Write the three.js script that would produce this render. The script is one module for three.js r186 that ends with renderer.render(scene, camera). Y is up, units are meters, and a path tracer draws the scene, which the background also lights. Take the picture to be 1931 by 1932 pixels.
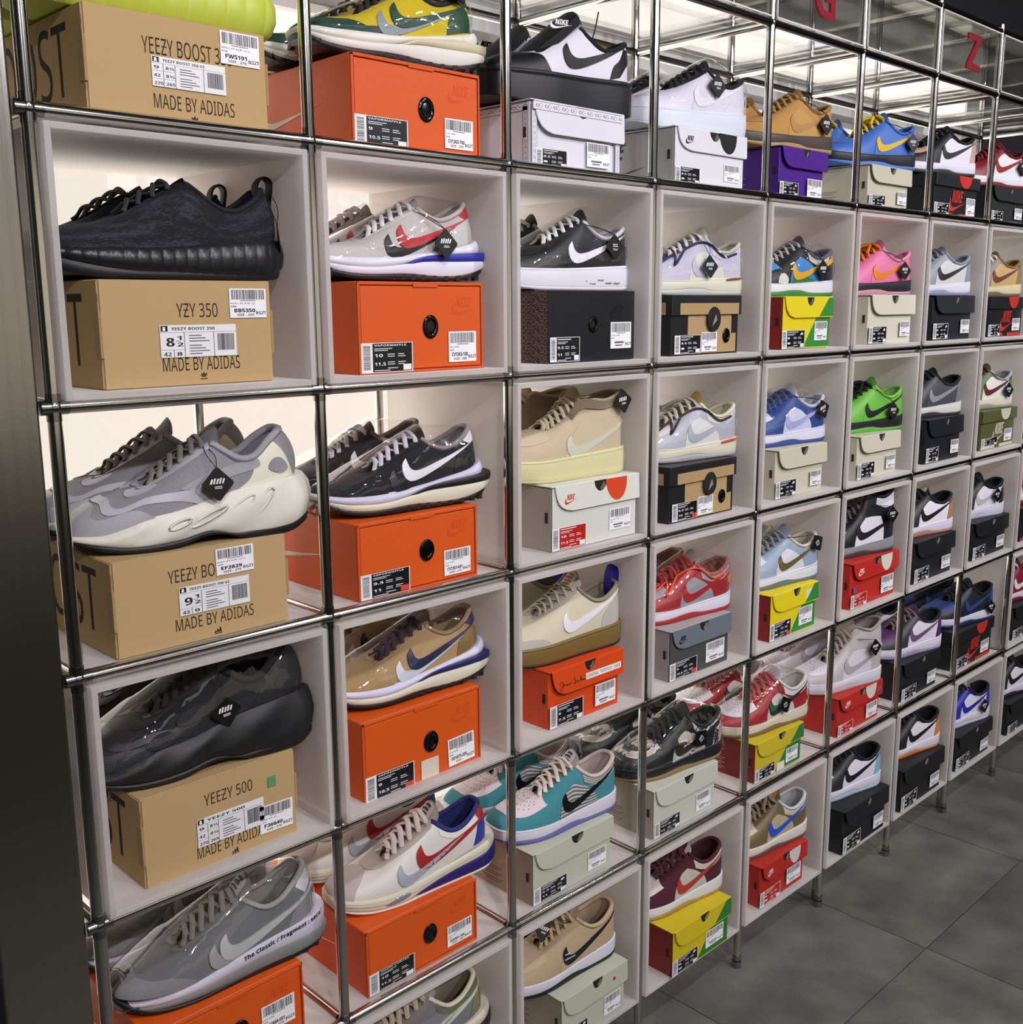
import * as THREE from 'three';
import { RoundedBoxGeometry } from 'three/addons/geometries/RoundedBoxGeometry.js';
import { mergeGeometries } from 'three/addons/utils/BufferGeometryUtils.js';
import { TextGeometry } from 'three/addons/geometries/TextGeometry.js';
import { FontLoader } from 'three/addons/loaders/FontLoader.js';
import { RectAreaLightUniformsLib } from 'three/addons/lights/RectAreaLightUniformsLib.js';

// ---------------------------------------------------------------- measures (metres)
const W = 0.36, H = W * 0.8995, D = 0.965 * W, Y0 = 4.755 * W;   // cell pitch, row pitch, rack depth, height of the tube line under the top shoes
const X = c => c * W, Y = r => Y0 - r * H;

// ---------------------------------------------------------------- camera, light, exposure
const scene = new THREE.Scene();
const camera = new THREE.PerspectiveCamera(51.18, 1931 / 1932, 0.05, 60);
camera.position.set(-1.32158 * W, Y0 - 0.59387 * W, 3.43174 * W);
{
  const f = new THREE.Vector3(0.68468867, -0.18929036, -0.70382568).normalize(), u0 = new THREE.Vector3(0.1367729, 0.98189928, -0.13102279);
  const r = new THREE.Vector3().crossVectors(f, u0).normalize(), u = new THREE.Vector3().crossVectors(r, f);
  camera.quaternion.setFromRotationMatrix(new THREE.Matrix4().makeBasis(r, u, f.clone().negate()));
}
scene.background = new THREE.Color(0x0b0b0d);
const renderer = new THREE.WebGLRenderer({ antialias: true });
renderer.toneMapping = THREE.LinearToneMapping;
renderer.toneMappingExposure = 1.0;
renderer.shadowMap.enabled = true;
RectAreaLightUniformsLib.init();
const SPOT_POWER = 4.0, BACK_GLOW = 0.70, FILL = 1.2;
const SPOTS = [[-0.7, 2.7, 2.3], [0.1, 1.3, .8], [0.9, 2.7, 2.3], [1.5, 1.3, .8], [2.4, 2.7, 2.3], [2.9, 1.3, .8], [3.9, 2.7, 2.0]];
const CEIL = 3.05;

// ---------------------------------------------------------------- helpers
let seed = 7; const rnd = () => { seed = (seed * 1664525 + 1013904223) >>> 0; return seed / 4294967296; };
const lerp = (a, b, t) => a + (b - a) * t, clamp = (x, a, b) => Math.min(b, Math.max(a, x));
const sst = (a, b, x) => { const t = clamp((x - a) / (b - a), 0, 1); return t * t * (3 - 2 * t); };
const used = {};
function numbered(n) { const k = used[n] = (used[n] ?? -1) + 1; return k ? n + '_' + String(k).padStart(3, '0') : n; }
function shadow(o) { o.castShadow = o.receiveShadow = true; return o; }
function thing(name, label, category, pos = [0, 0, 0], turn = 0, group) {
  const o = new THREE.Group(); o.name = numbered(name); o.position.set(...pos); o.rotation.y = turn;
  o.userData = { label, category }; if (group) o.userData.group = group; scene.add(o); return o;
}
function part(parent, name, geo, material, label) {
  const m = shadow(new THREE.Mesh(geo, material)); m.name = name; if (label) m.userData.label = label; parent.add(m); return m;
}
function struct(name, geo, material, pos = [0, 0, 0]) {
  const m = shadow(new THREE.Mesh(geo, material)); m.name = name; m.position.set(...pos); m.userData.kind = 'structure'; scene.add(m); return m;
}
function box(w, h, d, x = 0, y = 0, z = 0, r = 0) {
  const g = r ? new RoundedBoxGeometry(w, h, d, 2, Math.min(r, w / 2.01, h / 2.01, d / 2.01)) : new THREE.BoxGeometry(w, h, d); g.translate(x, y, z); return g;
}
const mg = list => mergeGeometries(list.map(g => { let q = g.index ? g.toNonIndexed() : g; if (!q.attributes.uv) q.setAttribute('uv', new THREE.Float32BufferAttribute(new Float32Array(q.attributes.position.count * 2), 2)); for (const k of Object.keys(q.attributes)) if (!['position', 'normal', 'uv'].includes(k)) q.deleteAttribute(k); return q; }));
function cyl(a, b, r, n = 14, r2) {
  const A = new THREE.Vector3(...a), B = new THREE.Vector3(...b), d = B.clone().sub(A), g = new THREE.CylinderGeometry(r2 ?? r, r, d.length(), n);
  g.applyQuaternion(new THREE.Quaternion().setFromUnitVectors(new THREE.Vector3(0, 1, 0), d.clone().normalize())); const m = A.add(B).multiplyScalar(.5); g.translate(m.x, m.y, m.z); return g;
}
const tube = (pts, r, n = 24, rs = 6, closed = false) => new THREE.TubeGeometry(new THREE.CatmullRomCurve3(pts.map(p => new THREE.Vector3(...p)), closed), n, r, rs, closed);
function extrude(pts, depth, bevel = 0, curve = 6) {
  const s = pts instanceof THREE.Shape ? pts : new THREE.Shape(pts.map(p => new THREE.Vector2(...p)));
  return new THREE.ExtrudeGeometry(s, { depth, bevelEnabled: bevel > 0, bevelSize: bevel, bevelThickness: bevel, bevelSegments: 1, curveSegments: curve });
}
// smooth table: piecewise cubic through [x, y...] rows
function table(rows) {
  const n = rows.length, k = rows[0].length - 1;
  const f = (x, c = 1) => {
    if (x <= rows[0][0]) return rows[0][c]; if (x >= rows[n - 1][0]) return rows[n - 1][c];
    let i = 0; while (rows[i + 1][0] < x) i++;
    const a = rows[i], b = rows[i + 1], h = b[0] - a[0], t = (x - a[0]) / h;
    const sl = j => { if (j <= 0) return (rows[1][c] - rows[0][c]) / (rows[1][0] - rows[0][0]); if (j >= n - 1) return (rows[n - 1][c] - rows[n - 2][c]) / (rows[n - 1][0] - rows[n - 2][0]); return (rows[j + 1][c] - rows[j - 1][c]) / (rows[j + 1][0] - rows[j - 1][0]); };
    const m0 = sl(i) * h, m1 = sl(i + 1) * h, t2 = t * t, t3 = t2 * t;
    return (2 * t3 - 3 * t2 + 1) * a[c] + (t3 - 2 * t2 + t) * m0 + (-2 * t3 + 3 * t2) * b[c] + (t3 - t2) * m1;
  };
  f.k = k; return f;
}
// closed outline through points; a third entry 1 marks a sharp corner
function outline(pts, step = 5) {
  const n = pts.length, out = [], P = i => pts[(i + n) % n];
  for (let i = 0; i < n; i++) {
    const p1 = P(i), p2 = P(i + 1), p0 = p1[2] ? p1 : P(i - 1), p3 = p2[2] ? p2 : P(i + 2);
    if (p1[2] && p2[2]) { for (let k = 0; k < step; k++) out.push([lerp(p1[0], p2[0], k / step), lerp(p1[1], p2[1], k / step)]); continue; }
    for (let k = 0; k < step; k++) {
      const t = k / step, q = c => .5 * (2 * p1[c] + (p2[c] - p0[c]) * t + (2 * p0[c] - 5 * p1[c] + 4 * p2[c] - p3[c]) * t * t + (3 * p1[c] - p0[c] - 3 * p2[c] + p3[c]) * t * t * t);
      out.push([q(0), q(1)]);
    }
  }
  return out;
}

// ---------------------------------------------------------------- textures
function canvasTex(w, h, draw, srgb = true, repeat) {
  const c = document.createElement('canvas'); c.width = w; c.height = h; draw(c.getContext('2d'), w, h);
  const t = new THREE.CanvasTexture(c); if (srgb) t.colorSpace = THREE.SRGBColorSpace;
  t.wrapS = t.wrapT = repeat ? THREE.RepeatWrapping : THREE.ClampToEdgeWrapping; t.magFilter = THREE.LinearFilter;
  if (repeat) t.repeat.set(...repeat); return t;
}
function dataTex(n, f, srgb, repeat) {
  const a = new Uint8Array(n * n * 4);
  for (let j = 0; j < n; j++) for (let i = 0; i < n; i++) { const v = f(i / n, j / n, i, j), q = Array.isArray(v) ? v : [v, v, v]; for (let c = 0; c < 3; c++) a[(j * n + i) * 4 + c] = clamp(q[c], 0, 1) * 255; a[(j * n + i) * 4 + 3] = 255; }
  const t = new THREE.DataTexture(a, n, n); if (srgb) t.colorSpace = THREE.SRGBColorSpace;
  t.wrapS = t.wrapT = THREE.RepeatWrapping; t.magFilter = THREE.LinearFilter; t.repeat.set(...repeat); t.needsUpdate = true; return t;
}
// tiling value noise
function tileNoise(cells, sd) {
  const g = []; let s = sd >>> 0; for (let i = 0; i < cells * cells; i++) { s = (s * 1664525 + 1013904223) >>> 0; g.push(s / 4294967296); }
  return (u, v) => { const x = u * cells, y = v * cells, i = Math.floor(x), j = Math.floor(y), a = x - i, b = y - j, q = (i, j) => g[((j % cells + cells) % cells) * cells + (i % cells + cells) % cells], s = a * a * (3 - 2 * a), t = b * b * (3 - 2 * b); return lerp(lerp(q(i, j), q(i + 1, j), s), lerp(q(i, j + 1), q(i + 1, j + 1), s), t); };
}
const nA = tileNoise(64, 11), nB = tileNoise(128, 5), nC = tileNoise(8, 3), nD = tileNoise(24, 9), nE = tileNoise(4, 21);
const TX = {
  leather: dataTex(256, (u, v) => .5 * nA(u, v) + .3 * nB(u, v) + .2 * nD(u, v), false, [14, 14]),
  suede: dataTex(256, (u, v) => .6 * nB(u, v) + .4 * nA(u, v), false, [9, 9]),
  mesh: dataTex(128, (u, v) => { const a = Math.abs(Math.sin(u * 32 * Math.PI)), b = Math.abs(Math.sin(v * 32 * Math.PI + (Math.floor(u * 32) % 2) * 1.57)); return a * b; }, false, [11, 11]),
  stripe: dataTex(64, (u, v) => { const k = Math.sin(v * 2 * Math.PI * 8) > .1 ? 1 : .52; return [k, k, k]; }, true, [5, 15]),
  paper: dataTex(256, (u, v) => .5 * nB(u, v) + .5 * nD(u, v), false, [5, 5]),
  kraft: dataTex(256, (u, v) => { const k = .93 + .1 * (nB(u, v) - .5) + .1 * (nA(u, v) - .5) + .04 * (nD(u, v) - .5); return [k, k, k * .99]; }, true, [4, 4]),
  knit: dataTex(512, (u, v) => { const r = Math.floor(v * 96), w = .55 * nA((u * 1 + r * .37) % 1, r / 96) + .5 * nC(u, v) + .25 * nD((u + r * .11) % 1, v); const k = w > .72 ? .9 : .34; return [k, k, k * 1.06]; }, true, [4, 12]),
  floral: dataTex(256, (u, v) => { const a = nC(u, v), b = nD(u, v); return a > .62 ? [.75, .72, .66] : b > .7 ? [.30, .30, .46] : b < .25 ? [.62, .5, .36] : a < .35 ? [.1, .1, .12] : [.85, .83, .78]; }, true, [7, 7]),
  keffiyeh: dataTex(128, (u, v) => { const k = (Math.floor(u * 12) + Math.floor(v * 12)) % 2 === 0 || Math.sin((u + v) * 40) > .7; return k ? [.66, .12, .14] : [.88, .85, .84]; }, true, [10, 10]),
  bandana: dataTex(256, (u, v) => { const a = Math.sin(nC(u, v) * 20) * .5 + .5, b = nD(u, v); return a * b > .34 ? [.55, .46, .44] : [.17, .08, .08]; }, true, [7, 7]),
  brushed: dataTex(256, (u, v) => .55 * nB(u * 2, v * .02) + .45 * nA(u * 2, v * .03), false, [3, 1]),
  concrete: dataTex(512, (u, v) => { const k = .80 + .22 * (nC(u, v) - .5) + .16 * (nE(u, v) - .5) + .07 * (nD(u, v) - .5) + .05 * (nB(u, v) - .5); return [k, k * .995, k * .975]; }, true, [.9, .9]),
};
const mats = {};
function mat(color, rough = .55, o = {}) {
  const key = color + '|' + rough + '|' + JSON.stringify(o);
  if (mats[key]) return mats[key];
  const { tex, bump, bs, ...rest } = o;
  const m = new THREE.MeshPhysicalMaterial({ color, roughness: rough, side: THREE.DoubleSide, ...rest });
  if (tex) m.map = TX[tex]; if (bump) { m.bumpMap = TX[bump]; m.bumpScale = bs ?? .0006; }
  return mats[key] = m;
}
const steel = new THREE.MeshPhysicalMaterial({ color: 0xcfcdc8, metalness: 1, roughness: .16 });
const steelBall = new THREE.MeshPhysicalMaterial({ color: 0x9a9996, metalness: 1, roughness: .2 });
const brushedSteel = new THREE.MeshPhysicalMaterial({ color: 0xa5a39b, metalness: 1, roughness: .24, bumpMap: TX.brushed, bumpScale: .00012 });
const frosted = new THREE.MeshPhysicalMaterial({ color: 0xf6f3f1, roughness: .8, transmission: .68, thickness: 0, ior: 1.45 });
const frostedEdge = new THREE.MeshPhysicalMaterial({ color: 0xf3efec, roughness: .6, transmission: .3, thickness: 0 });
const clearPane = new THREE.MeshPhysicalMaterial({ color: 0xfcfcfb, roughness: .03, transmission: 1, thickness: 0, ior: 1.49 });
const filmMat = new THREE.MeshPhysicalMaterial({ color: 0xffffff, roughness: .035, transmission: 1, thickness: 0, ior: 1.5, side: THREE.DoubleSide });
const paperMat = mat(0xeeeeec, .8);

// ---------------------------------------------------------------- the room
const TOP = Y0 + 1.335 * W;
const ZB = -D - .16, ZF = 3.4, XL = -2.2, XR = 7.2;
{
  const floor = new THREE.Group(); floor.name = 'floor'; floor.userData.kind = 'structure'; scene.add(floor);
  part(floor, 'grout_bed', box(XR - XL, .1, ZF - ZB, (XR + XL) / 2, -.056, (ZF + ZB) / 2), mat(0x6d6b66, .9));
  const tw = 1.59 * W, tz = 1.59 * W, tileMats = [0, 1, 2].map(i => { const m = new THREE.MeshPhysicalMaterial({ color: [0x7a7975, 0x777672, 0x7d7c77][i], roughness: .55, map: TX.concrete.clone(), bumpMap: TX.leather, bumpScale: .0002 }); m.map.offset.set(i * .37, i * .61); m.map.needsUpdate = true; return m; });
  const x0 = 5.046 * W - 8 * tw, z0 = .767 * W - 2 * tz;
  for (let i = 0; i < 18; i++) for (let j = 0; j < 8; j++) {
    const a = Math.max(XL, x0 + i * tw), b = Math.min(XR, x0 + (i + 1) * tw), c = Math.max(ZB, z0 + (j - 1) * tz), d = Math.min(ZF, z0 + j * tz);
    if (b - a < .05 || d - c < .05) continue;
    part(floor, 'tile', box(b - a - .0025, .012, d - c - .0025, (a + b) / 2, -.006, (c + d) / 2), tileMats[(i * 2 + j * 5) % 3]);
  }
  struct('ceiling', box(XR - XL + .2, .1, ZF - ZB + .2, (XR + XL) / 2, CEIL + .05, (ZF + ZB) / 2), mat(0x1c1c20, .9));
  struct('wall_back', box(XR - XL + .2, CEIL, .1, (XR + XL) / 2, CEIL / 2, ZB - .05), mat(0x2a2a2d, .9));
  struct('wall_front', box(XR - XL + .2, CEIL, .1, (XR + XL) / 2, CEIL / 2, ZF + .05), mat(0x77746c, .8));
  struct('wall_left', box(.1, CEIL, ZF - ZB, XL - .05, CEIL / 2, (ZF + ZB) / 2), mat(0x5b5a58, .9));
  struct('wall_right', box(.1, CEIL, ZF - ZB, XR + .05, CEIL / 2, (ZF + ZB) / 2), mat(0x1b1b1f, .9));
  const beam = struct('trim_1', box(.5, .42, ZF - ZB, 5.4, CEIL - .21, (ZF + ZB) / 2), mat(0x2f2f33, .9));
}
struct('trim_2', box(9.8 * W, .62 * W, .02, X(4.5), TOP - .24 * W, -D - .07), mat(0xd9dad8, .7)); // white board behind the clear boxes
{ // brushed steel pillar at the left end of the rack
  const p = thing('steel_pillar', 'brushed stainless steel pillar at the left end of the shoe rack', 'pillar', [-.19 * W, 0, -D / 2]);
  part(p, 'cladding', box(.285 * W, CEIL - .01, D + .02 * W, 0, (CEIL - .01) / 2, 0, .004), brushedSteel);
}
{ // glowing panel behind the rack
  const p = thing('backlight_panel', 'large glowing white light panel closing the back of the shoe rack', 'light panel', [X(4.5), Y0, -D - .1]);
  const w = 9.6 * W, h = 5.95 * W, cy = -1.6 * W;
  part(p, 'light_box', box(w + .02, h + .02, .05, 0, cy, -.03), mat(0xe8e8e4, .7));
  part(p, 'light_diffuser', box(w, h, .006, 0, cy, 0), new THREE.MeshPhysicalMaterial({ color: 0xb9b8b4, roughness: .9, emissive: 0xfffaf0, emissiveIntensity: BACK_GLOW }));
  const a = new THREE.RectAreaLight(0xfffaf0, BACK_GLOW * 1.3, w, h); a.position.set(X(4.5), Y0 + cy, -D - .09); a.rotation.y = Math.PI; scene.add(a); a.name = 'backlight';
}
for (const [x, z, pw] of SPOTS) { // ceiling spotlights in front of the rack
  const l = thing('ceiling_spotlight', 'black ceiling spotlight aimed at the shoe rack from above the aisle', 'spotlight', [x, CEIL - .2, z], 0, 'ceiling spotlights above the aisle');
  const aim = new THREE.Vector3(x + .15, 1.0, 0), dir = aim.clone().sub(new THREE.Vector3(x, CEIL - .2, z)).normalize(), e = k => dir.clone().multiplyScalar(k).toArray();
  part(l, 'stem', cyl([0, .2, 0], [0, 0, 0], .012, 10), mat(0x161617, .5));
  part(l, 'housing', cyl(e(-.09), e(.06), .042, 20), mat(0x161617, .5));
  part(l, 'lamp_lens', cyl(e(.0605), e(.064), .034, 20), new THREE.MeshPhysicalMaterial({ color: 0xffffff, emissive: 0xfff4e2, emissiveIntensity: 6 }));
  const s = new THREE.SpotLight(0xfdf9ff, SPOT_POWER * pw, 0, .85, .7, 2); s.position.copy(new THREE.Vector3(x, CEIL - .2, z).addScaledVector(dir, .08)); s.target.position.copy(aim); s.castShadow = true; s.shadow.radius = 2.2;
  s.name = 'spot'; scene.add(s, s.target);
}
{ // two ceiling light panels over the aisle, behind the photographer
  for (const x of [-.6, 2.2]) {
    const p = thing('ceiling_light_panel', 'flat white ceiling light panel over the aisle', 'light panel', [x, CEIL - .02, 2.5], 0, 'flat ceiling light panels');
    part(p, 'light_frame', box(1.24, .03, .34, 0, 0, 0), mat(0x303033, .6));
    part(p, 'light_diffuser', box(1.2, .004, .3, 0, -.017, 0), new THREE.MeshPhysicalMaterial({ color: 0xffffff, emissive: 0xffffff, emissiveIntensity: 1.2 }));
    const a = new THREE.RectAreaLight(0xf6f4ff, FILL, 1.2, .3); a.position.set(x, CEIL - .045, 2.5); a.lookAt(x + .4, 1, 0); a.name = 'aisle_light'; scene.add(a);
  }
}

{ // lit display wall across the aisle: what the steel tubes and the pillar mirror
  const p = thing('opposite_light_panel', 'long glowing white light panel on the wall across the aisle', 'light panel', [1.6, 1.5, ZF - .03]);
  part(p, 'light_frame', box(7.0, 1.14, .05, 0, 0, 0), mat(0x55534e, .6));
  part(p, 'light_diffuser', box(6.9, 1.04, .006, 0, 0, -.028), new THREE.MeshPhysicalMaterial({ color: 0xc9c6bd, roughness: .9, emissive: 0xfff3dc, emissiveIntensity: .42 }));
  const a = new THREE.RectAreaLight(0xfff3dc, .12, 6.9, 1.04); a.position.set(1.6, 1.5, ZF - .07); a.name = 'opposite_light'; scene.add(a);
}

// ---------------------------------------------------------------- the rack of steel tubes
const NC = 9, R = .0232 * W;
const isOpen = (c, r) => r === 0 || (r === 2 && c < 2) || (r === 4 && c < 8);
{
  const rack = thing('shoe_rack', 'polished steel tube rack of square cells filled with sneakers', 'rack');
  const lines = [TOP, Y(-1), Y(0), Y(1), Y(2), Y(3), Y(4)];
  const zf = 0, zb = -D + .02 * W;
  for (let c = 0; c <= NC; c++) for (const z of [zf, zb]) {
    part(rack, 'upright', cyl([X(c), .03, z], [X(c), TOP, z], R, 20), steel);
    part(rack, 'foot', mg([cyl([X(c), 0, z], [X(c), .016, z], R * 1.25, 20), cyl([X(c), .018, z], [X(c), .03, z], R * 1.15, 20)]), steelBall);
    if (z === zf && (c === 5 || c === 7)) { part(rack, 'upright', cyl([X(c) + 2.6 * R, .03, z - .02], [X(c) + 2.6 * R, Y(4) - .02, z - .02], R, 20), steel); part(rack, 'foot', cyl([X(c) + 2.6 * R, 0, z - .02], [X(c) + 2.6 * R, .03, z - .02], R * 1.2, 20), steelBall); }
  }
  const railGeo = cyl([R * 1.6, 0, 0], [W - R * 1.6, 0, 0], R, 18), depthGeo = cyl([0, 0, zf - R * 1.6], [0, 0, zb + R * 1.6], R, 18);
  const joint = mg([new THREE.SphereGeometry(R * 1.22, 16, 12), cyl([-R * 1.9, 0, 0], [R * 1.9, 0, 0], R * 1.06, 16), cyl([0, -R * 1.9, 0], [0, R * 1.9, 0], R * 1.06, 16)]);
  for (const y of lines) for (let c = 0; c <= NC; c++) {
    for (const z of [zf, zb]) {
      part(rack, 'connector', joint, steelBall).position.set(X(c), y, z);
      if (c < NC) part(rack, 'rail', railGeo, steel).position.set(X(c), y, z);
    }
    part(rack, 'depth_rail', depthGeo, steel).position.set(X(c), y, 0);
  }
  const shelf = box(W * .95, .016 * W, D - .07 * W, 0, 0, 0);
  for (let r = 0; r < 6; r++) for (let c = 0; c < NC; c++) if (isOpen(c, r)) part(rack, 'shelf_panel', shelf, frosted).position.set(X(c + .5), Y(r) + .004 * W, -D / 2 + .005);
}
const CUBE = { l: .03 * W, top: .035 * W, bot: .018 * W, t: .022 * W, zf: .032 * W, zb: -D + .05 * W };
function cubeParts(o, w, h, m, edge) {
  const { t, zf, zb } = CUBE, d = zf - zb, zc = (zf + zb) / 2;
  part(o, 'side_panel', box(t, h, d, -w / 2 + t / 2, h / 2, zc, .001), m); part(o, 'side_panel', box(t, h, d, w / 2 - t / 2, h / 2, zc, .001), m);
  part(o, 'top_panel', box(w - 2 * t, t, d, 0, h - t / 2, zc, .001), m); part(o, 'bottom_panel', box(w - 2 * t, t, d, 0, t / 2, zc, .001), m);
  return o;
}
{ // clear boxes on top with cut-out letters
  const w = W * .95, h = TOP - Y(-1) - .05 * W, t = .016 * W, zf = .02 * W, zb = -D + .06 * W, zc = (zf + zb) / 2, d = zf - zb;
  const font = await new FontLoader().loadAsync('fonts/droid/droid_sans_bold.typeface.json');
  const letters = { 2: 'B', 4: 'G', 6: 'Z', 8: 'T' };
  const ord = ['first', 'second', 'third', 'fourth', 'fifth', 'sixth', 'seventh', 'eighth', 'ninth'];
  for (let c = 2; c < NC; c++) {
    const o = thing('clear_display_box', letters[c] && c !== 2 && c !== 8 ? `empty clear acrylic box on top of the rack behind the red letter ${letters[c]}` : `empty clear acrylic box on the rack top above the ${ord[c]} column of sneakers`, 'display box', [X(c + .5), Y(-1) + .026 * W, 0]);
    part(o, 'front_panel', box(w, h, t, 0, h / 2, zf - t / 2), clearPane);
    part(o, 'side_panel', box(t, h, d - 2 * t, -w / 2 + t / 2, h / 2, zc), clearPane); part(o, 'side_panel', box(t, h, d - 2 * t, w / 2 - t / 2, h / 2, zc), clearPane);
    part(o, 'top_panel', box(w - 2 * t, t, d - 2 * t, 0, h - t / 2, zc), clearPane); part(o, 'bottom_panel', box(w - 2 * t, t, d - 2 * t, 0, t / 2, zc), clearPane);
    for (const [a, b] of [[[-w / 2, h], [w / 2, h]], [[-w / 2, 0], [w / 2, 0]], [[-w / 2, 0], [-w / 2, h]], [[w / 2, 0], [w / 2, h]]]) part(o, 'polished_edge', box(Math.abs(a[0] - b[0]) + .0025, Math.abs(a[1] - b[1]) + .0025, .003, (a[0] + b[0]) / 2, (a[1] + b[1]) / 2, zf), frostedEdge);
    if (letters[c]) {
      const red = mat(0x8e1822, .45);
      const l = thing('red_letter', `red cut-out letter ${letters[c]} on the front of a clear rack-top box`, 'letter', [X(c + .5) - .0 * W, Y(-1) + .098 * W, zf + .0005]);
      let g = new TextGeometry(letters[c], { font, size: 1, depth: .1, curveSegments: 8 }); g.computeBoundingBox(); const b = g.boundingBox;
      g.translate(-(b.min.x + b.max.x) / 2, -b.min.y, 0); const ks = .233 * W / (b.max.y - b.min.y); g.scale(.212 * W / (b.max.x - b.min.x), ks, .05);
      part(l, 'letter_face', g, red);
    }
  }
}

// ---------------------------------------------------------------- stickers and print
const SWOOSH = [[.05, .62, 1], [-.02, .34], [.0, .1], [.1, .0], [.26, .03], [.6, .22], [1, .45, 1], [.62, .29], [.34, .2], [.2, .19], [.09, .3], [.06, .45]];
const swooshShape = (w, h) => outline(SWOOSH, 5).map(([x, y]) => [x * w, y / .62 * h]);
const FONT = await new FontLoader().loadAsync('fonts/droid/droid_sans_bold.typeface.json');
function textGeo(s, w, h, depth, shear = 0) {
  const g = new TextGeometry(s, { font: FONT, size: 1, depth: .1, curveSegments: 4 }); g.computeBoundingBox(); const b = g.boundingBox;
  g.translate(-b.min.x, -b.min.y, 0); g.scale(w / (b.max.x - b.min.x), h / (b.max.y - b.min.y), depth / .1);
  if (shear) g.applyMatrix4(new THREE.Matrix4().set(1, shear, 0, 0, 0, 1, 0, 0, 0, 0, 1, 0, 0, 0, 0, 1)); return g;
}
// Hangul syllables drawn stroke by stroke: [consonant, vowel, final]
function hangul(g, x, y, s, code) {
  const L = p => { g.beginPath(); p.forEach(([a, b], i) => g[i ? 'lineTo' : 'moveTo'](a, b)); g.stroke(); };
  const tall = 'aeiAE'.includes(code[1]), fin = code[2];
  const bx = x, by = y, bw = tall ? s * .5 : s * .8, bh = fin ? s * .36 : tall ? s * .8 : s * .45;
  const cons = (k, x, y, w, h) => {
    if (k === 'o') { g.beginPath(); g.ellipse(x + w / 2, y + h / 2, w * .4, h * .42, 0, 0, 7); g.stroke(); }
    if (k === 'n' || k === 'd' || k === 't') { L([[x, y], [x, y + h], [x + w, y + h]]); if (k !== 'n') L([[x, y], [x + w, y]]); if (k === 't') L([[x, y + h / 2], [x + w, y + h / 2]]); }
    if (k === 's' || k === 'j') { L([[x, y + h], [x + w / 2, y + (k === 'j' ? h * .2 : 0)], [x + w, y + h]]); if (k === 'j') L([[x, y], [x + w, y]]); }
    if (k === 'b') { L([[x, y], [x, y + h], [x + w, y + h], [x + w, y]]); L([[x, y + h / 2], [x + w, y + h / 2]]); }
    if (k === 'k' || k === 'g') { L([[x, y], [x + w, y], [x + w, y + h]]); if (k === 'k') L([[x, y + h / 2], [x + w, y + h / 2]]); }
    if (k === 'r') L([[x, y], [x + w, y], [x + w, y + h / 2], [x, y + h / 2], [x, y + h], [x + w, y + h]]);
    if (k === 'm') L([[x, y], [x + w, y], [x + w, y + h], [x, y + h], [x, y]]);
  };
  cons(code[0], bx, by, bw, bh);
  const vx = x + s * .68, vb = y + (fin ? s * .42 : s * .9);
  if (tall) { L([[vx, y], [vx, vb]]); if (code[1] === 'a' || code[1] === 'A') L([[vx, (y + vb) / 2], [vx + s * .2, (y + vb) / 2]]); if (code[1] === 'e' || code[1] === 'E') L([[vx, (y + vb) / 2], [vx - s * .16, (y + vb) / 2]]); if ('AE'.includes(code[1])) L([[vx + s * .16, y], [vx + s * .16, vb]]); }
  else { const hy = y + (fin ? s * .5 : s * .78); L([[x, hy], [x + s * .85, hy]]); if (code[1] === 'o') L([[x + s * .4, hy - s * .16], [x + s * .4, hy]]); if (code[1] === 'u') L([[x + s * .4, hy], [x + s * .4, hy + s * .16]]); }
  if (fin) cons(fin, x + s * .05, y + s * .58, s * .75, s * .32);
}
const WORDS = { adidas: ['oa', 'di', 'da', 'su'], yeezy: ['oi', 'ji'], boost: ['bu', 'su', 'tu'], nike: ['na', 'oi', 'ki'], sacai: ['sa', 'ka', 'oi'], dunk: ['de', 'noa'], low: ['ro', 'ou'] };
function barcode(g, x, y, w, h, sd, col = '#151518', vert) {
  let s = sd * 977 + 13, p = 0; const r = () => (s = (s * 1103515245 + 12345) % 2147483648) / 2147483648; g.fillStyle = col;
  const n = vert ? h : w; while (p < n) { const k = n * (.008 + .022 * r()); if (vert) g.fillRect(x, y + p, w, Math.min(k, n - p)); else g.fillRect(x + p, y, Math.min(k, n - p), h); p += k + n * (.008 + .02 * r()); }
}
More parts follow.
